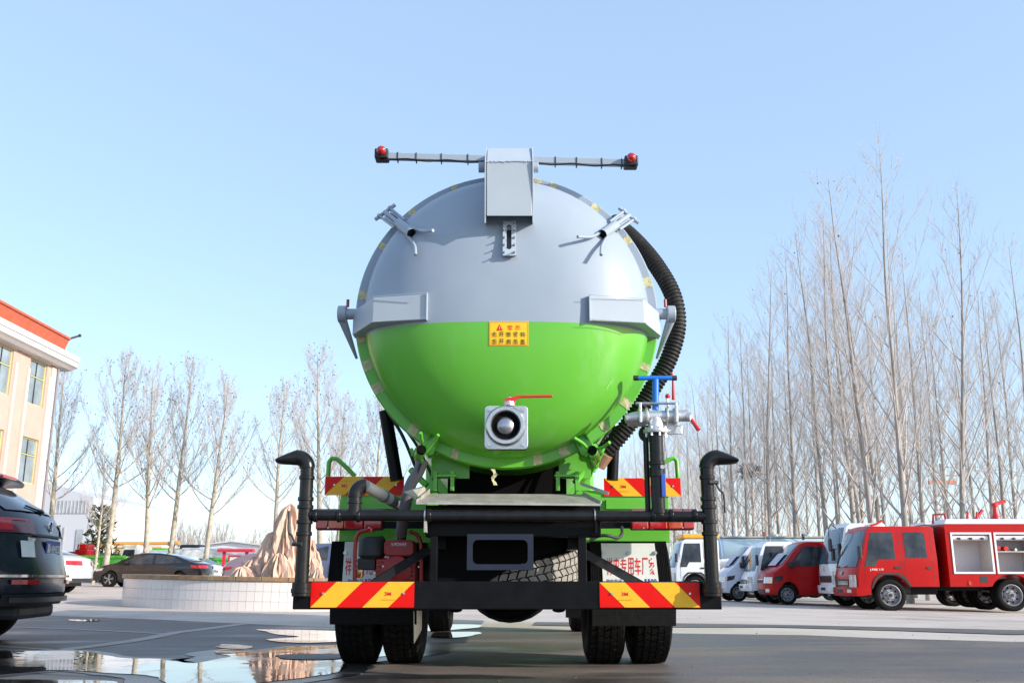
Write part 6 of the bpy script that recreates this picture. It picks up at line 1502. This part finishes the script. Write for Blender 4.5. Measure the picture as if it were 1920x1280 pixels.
# generic sedan ------------------------------------------------------------
def sedan(name, label, loc, rz, paint, L_=4.75, H=1.44, hatch=False, W=1.86, group=None, rim='car', cat='car'):
    t = thing(name, label, cat, loc, rz, group); h = L_/2; hw = W/2; R = .335
    Bd = Body(hw, H*.62, H, .24, -h, h, .26, .05)
    def ar(cx): return [(cx+R*1.12*cos(a_), R+R*1.12*sin(a_)) for a_ in [-.12+(pi+.24)*i/12 for i in range(13)]]
    tail = [(-h, .36), (-h, .62), (-h+.05, .88), (-h+.12, .98)] + ([(-h+.55, 1.10), (-h+1.25, 1.32), (-h+2.0, H-.01)] if not hatch else [(-h+.30, 1.16), (-h+.75, 1.36), (-h+1.4, H-.02)])
    poly = tail+[(.05, H), (.55, H-.06), (1.28, 1.02), (1.9, .90), (h-.15, .74), (h, .55), (h-.02, .28)]+ar(h-.93)+[(h-1.5, .22), (-h+1.45, .22)]+ar(-h+.95)+[(-h+.4, .30)]
    Bd.shell(poly, 'body', paint, t, .03, smooth=40)
    rw = (tail[3], tail[6]) if True else None
    Bd.seg((tail[4][0]-.1, tail[4][1]-.03) if not hatch else (-h+.16, 1.03), (tail[5][0]+.3, tail[5][1]+.03) if not hatch else tail[5], -hw*.80, hw*.80, 'rear_window', glass_dark, t, .015)
    Bd.seg((1.22, 1.05), (.60, H-.08), -hw*.84, hw*.84, 'windscreen', glass_dark, t, .012)
    Bd.side([(-h+.85, H*.70), (-h+1.35, H*.88), (-.35, H*.945), (-.35, H*.665)], 'side_window', glass_dark, t, .006)
    Bd.side([(-.25, H*.665), (-.25, H*.945), (.35, H*.925), (1.0, H*.70), (.95, H*.665)], 'side_window', glass_dark, t, .006)
    for xx in (-.30, -1.25, .85): Bd.side([(xx, .32), (xx, .93), (xx-.012, .93), (xx-.012, .32)], 'door_seam', black_plastic, t, .003)
    for xx in (-1.0, -.05): Bd.side([(xx, .80), (xx, .825), (xx-.2, .825), (xx-.2, .80)], 'door_handle', paint, t, .02, th=.016)
    for s in (-1, 1):
        a_, b_ = sorted((s*hw*.35, s*hw*.98)); Bd.seg((-h+.02, .78), (-h+.06, .90), a_, b_, 'tail_lamp', lens_red, t, .015)
        Bd.side([(-h+.02, .78), (-h+.08, .90), (-h+.42, .91), (-h+.35, .82)], 'side_lamp', lens_red, t, .01, sides=(s,))
        a_, b_ = sorted((s*hw*.45, s*hw*.97)); Bd.seg((h-.10, .70), (h-.02, .60), a_, b_, 'headlight', lamp_glass, t, .015)
        Bd.side([(h-.14, .66), (h-.12, .74), (h-.55, .80), (h-.45, .70)], 'headlight_wing', lamp_glass, t, .01, sides=(s,))
        MB().box(.72, .86, s*(hw*.96)-.09, s*(hw*.96)+.09, .96, 1.08).build('wing_mirror', paint, t, bevel=.03)
        for x in (h-.93, -h+.95): car_wheel(t, x, s*(hw-.12), R, .11, rim)
    Bd.seg((-h, .45), (-h, .55), -.26, .26, 'number_plate', plate_white, t, .012)
    Bd.seg((-h+.0, .32), (-h, .42), -hw*.8, hw*.8, 'rear_valance', black_plastic, t, .01)
    MB().box(-h+.4, h-.4, -hw*.7, hw*.7, .20, .5).build('underbody', black_plastic, t)
    return t
brown = mat('black brown paint', (.006, .0045, .005), .14, coat=1.0, var=.2, scale=2)
def at_ground(px, Y): return P(px, 1085, Y).x
Ys = 41.5; xm = (at_ground(164, Ys)+at_ground(381, Ys))/2
sedan('dark_sedan', 'black brown fastback sedan parked side on beyond the planter', (xm, Ys+.9, gz(xm, Ys)), pi-.02, brown, 4.92, 1.45)
Y_ = 47.5; x_ = at_ground(375, Y_); sedan('white_car', 'white car nose peeping out from behind the dark sedan tail', (x_-1.0, Y_+1.6, gz(x_, Y_)), -.12, white_paint, 4.4, 1.42)
Y_ = 28.0; x_ = at_ground(143, Y_); sedan('silver_sedan', 'silver white sedan tail showing between dark SUV and dark sedan', (x_-2.35, Y_+.75, gz(x_, Y_)+.0), pi+.02, mat('silver paint', (.60, .60, .58), .3, .2, coat=.5, var=.04), 4.6, 1.42)
Y_ = 40.0; x_ = at_ground(462, Y_); sedan('mauve_hatchback', 'mauve grey hatchback half hidden by the left slope of the rock', (x_+.95, Y_+1.0, gz(x_, Y_)), 0, mat('mauve paint', (.22, .17, .20), .3, .2, coat=.6, var=.05), 4.3, 1.5, True)
Y_ = 30.0; x_ = at_ground(614, Y_); sedan('blue_hatchback', 'slate blue hatchback glimpsed between nozzle post and left mudflap', (x_+.3, Y_+1.0, gz(x_, Y_)), .0, mat('slate blue paint', (.10, .12, .20), .25, .3, coat=.7, var=.05), 4.3, 1.62, True)

# green tipper trucks and other plant beyond the trees ------------------------
grn2 = mat('tipper green', (.10, .44, .06), .45, var=.08, scale=2)
def tipper(name, label, px0, px1, py0, py1, Y, m, cabm=None, cab_side=None, cabtop=None, group=None, cab_w=2.0):
    a_, b_ = P(px0, py0, Y), P(px1, py1, Y); x0, x1, z1, z0 = a_.x, b_.x, a_.z, b_.z; g0 = gz((x0+x1)/2, Y)
    t = thing(name, label, 'truck', ((x0+x1)/2, Y, g0), 0, group)
    def T(mb, n_, m_, **k): return mb.build(n_, m_, t, world=True, **k)
    T(MB().box(x0, x1, Y, Y+2.3, z0, z1), 'cargo_box', m, bevel=.03)
    n_ = max(3, int((x1-x0)/.9))
    for k in range(n_+1):
        x = x0+(x1-x0)*k/n_; T(MB().box(x-.05, x+.05, Y-.07, Y, z0, z1), 'rib', m)
    T(MB().box(x0-.05, x1+.05, Y-.09, Y-.0, z1-.10, z1+.04), 'top_rail', m)
    T(MB().box(x0, x1, Y+.5, Y+1.8, z0-.25, z0), 'chassis_frame', black_paint)
    for x in (x0+.8, x1-1.8, x1-.7):
        o = MB().lathe([(.25, -.12), (.42, -.14), (.48, -.1), (.48, .1), (.42, .14), (.25, .12)], (x, Y+.2, g0+.48), 'y', 20, closed=True); T(o, 'wheel', rubber, smooth=40)
    if cab_side:
        cx0, cx1, cy0, cy1, cm = cab_side; p, q_ = P(cx0, cy0, Y+2.6), P(cx1, cy1, Y+2.6)
        T(MB().box(p.x, q_.x, Y+2.6, Y+4.6, q_.z, p.z), 'cab', cm, bevel=.12)
        hh_ = p.z-q_.z
        T(MB().box(p.x+.12, q_.x-.12, Y+2.585, Y+2.6, q_.z+hh_*.25, p.z-hh_*.2), 'cab_window', glass_dark)
    return t
tipper('green_tipper', 'green tipper truck with black brown load behind the thin plane stems', 118, 232, 1042, 1066, 56, grn2, group=None)
tipper('green_tipper', 'green tipper truck body between dark sedan tail and red framed board', 338, 442, 1046, 1074, 55, grn2, cab_side=None)
def simple_cab(name, label, px0, px1, py0, Y, body_m, roof_m=None, box=None):
    a_, b_ = P(px0, py0, Y), P(px1, 1085, Y); g0 = gz(a_.x, Y); H = a_.z-g0
    t, _ = cab_truck(name, label, 'truck', (a_.x, Y+1.1, g0), pi, H, 2.2, body_m, L_cab=(b_.x-a_.x), R=.45)
    if roof_m: MB().box(-(b_.x-a_.x)*.8, -.3, -1.0, 1.0, H*.93, H+.12).build('roof_fairing', roof_m, t, bevel=.1)
    if box: MB().box(-(b_.x-a_.x)-box[0], -(b_.x-a_.x)-.15, -1.15, 1.15, .9, H*box[1]).build('cargo_box', box[2], t, bevel=.05)
    return t
simple_cab('white_truck', 'cream white truck cab showing above the roof of the dark sedan', 218, 262, 1024, 60, white_paint, mat('cream paint', (.70, .62, .45), .5, var=.05), (4.0, .9, white_paint))
simple_cab('black_roof_truck', 'white truck with black roof and mirrors above the green tipper body', 326, 384, 1024, 60, white_paint, black_plastic, (6.5, .97, mat('pale grey canvas', (.62, .64, .68), .7, var=.05)))
tipper('green_skip_truck', 'bright green skip truck box between two plane trunks', 286, 312, 1028, 1050, 62, mat('bright green paint', (.16, .60, .05), .5, var=.08))
gb = tipper('orange_crane_truck', 'pale truck with a long orange boom far behind the plane trees', 215, 300, 1024, 1040, 74, mat('pale ochre paint', (.62, .50, .30), .5, var=.08))
MB().tube([(-3, -1, P(260, 1020, 74).z-gb.location.z), (3.4, -1, P(260, 1021, 74).z-gb.location.z+.1)], .14, 8).build('boom', mat('orange boom', (.75, .32, .05), .5, var=.1), gb)
# red machinery by the factory
for px, lb_ in ((161, 'small red farm machine beside the thin plane stems'), (132, 'low red farm machine in front of the white factory')):
    Y_ = 58; p = P(px, 1045, Y_); t = thing('red_machine', lb_, 'machine', (p.x, Y_, gz(p.x, Y_)))
    hgt = P(px, 1020 if px > 150 else 1034, Y_).z-gz(p.x, Y_)
    MB().box(-.35, .35, -.8, .8, .8, hgt-.3).build('hood', red_paint, t, bevel=.06); MB().box(-.8 if px < 150 else -.2, .9 if px < 150 else .2, -.6, .6, hgt-.3, hgt).build('canopy', red_paint, t, bevel=.04)
    for x in (-.5, .5): MB().lathe([(.2, -.12), (.45, -.12), (.5, 0), (.45, .12), (.2, .12)], (x, -.8, .5), 'y', 20, closed=True).build('wheel', rubber, t, smooth=40)
    for x in (-.3, .3): MB().cyl((x, -.5, .8), (x, -.5, hgt), .04, 6).build('post', dark_red, t)
# red framed notice board
Y_ = 49; a_, b_ = P(420, 1034, Y_), P(466, 1066, Y_); NB = thing('notice_board', 'red framed notice board with a pale blue poster left of the rock', 'sign', ((a_.x+b_.x)/2, Y_, gz(a_.x, Y_)))
def NBb(mb, n_, m_, **k): return mb.build(n_, m_, NB, world=True, **k)
frr = mat('crimson frame', (.50, .02, .06), .4, var=.1)
for x in (a_.x, b_.x-.15): NBb(MB().box(x-.07, x+.07, Y_, Y_+.14, gz(a_.x, Y_), a_.z), 'post', frr)
NBb(MB().box(a_.x-.3, b_.x+.2, Y_-.15, Y_+.3, a_.z, a_.z+.14), 'canopy', frr, bevel=.02)
pa_, pb2 = P(431, 1044, Y_), P(459, 1066, Y_)
NBb(MB().box(pa_.x-.10, pb2.x+.10, Y_+.02, Y_+.1, pb2.z-.10, pa_.z+.10), 'board', frr)
NBb(MB().box(pa_.x, pb2.x, Y_-.002, Y_+.018, pb2.z, pa_.z), 'poster', mat('poster blue', (.45, .60, .72), .5, col2=(.70, .62, .35), var=.2, scale=1.4))
# far white trailer roofs and low skyline shed
FR_ = thing('long_shed', 'long low white roofed shed on the skyline behind the black roofed truck', 'building', (P(430, 1085, 100).x, 100, 0))
FR_.location.x = P(430, 1085, 100).x
MB().prism([(-9, 0), (-9, 3.2), (0, 4.2), (9, 3.2), (9, 0)], 'y', 0, 12).build('wall', mat('pale shed', (.60, .62, .66), .7, var=.05), FR_)
for k in range(5): MB().box(-8+3.4*k, -6.4+3.4*k, -.06, 0, 1.0, 2.2).build('window', gs, FR_)
MB().prism([(-9.4, 3.15), (0, 4.25), (9.4, 3.15), (9.4, 3.25), (0, 4.38), (-9.4, 3.25)], 'y', -.4, 12.4).build('roof', fw, FR_)
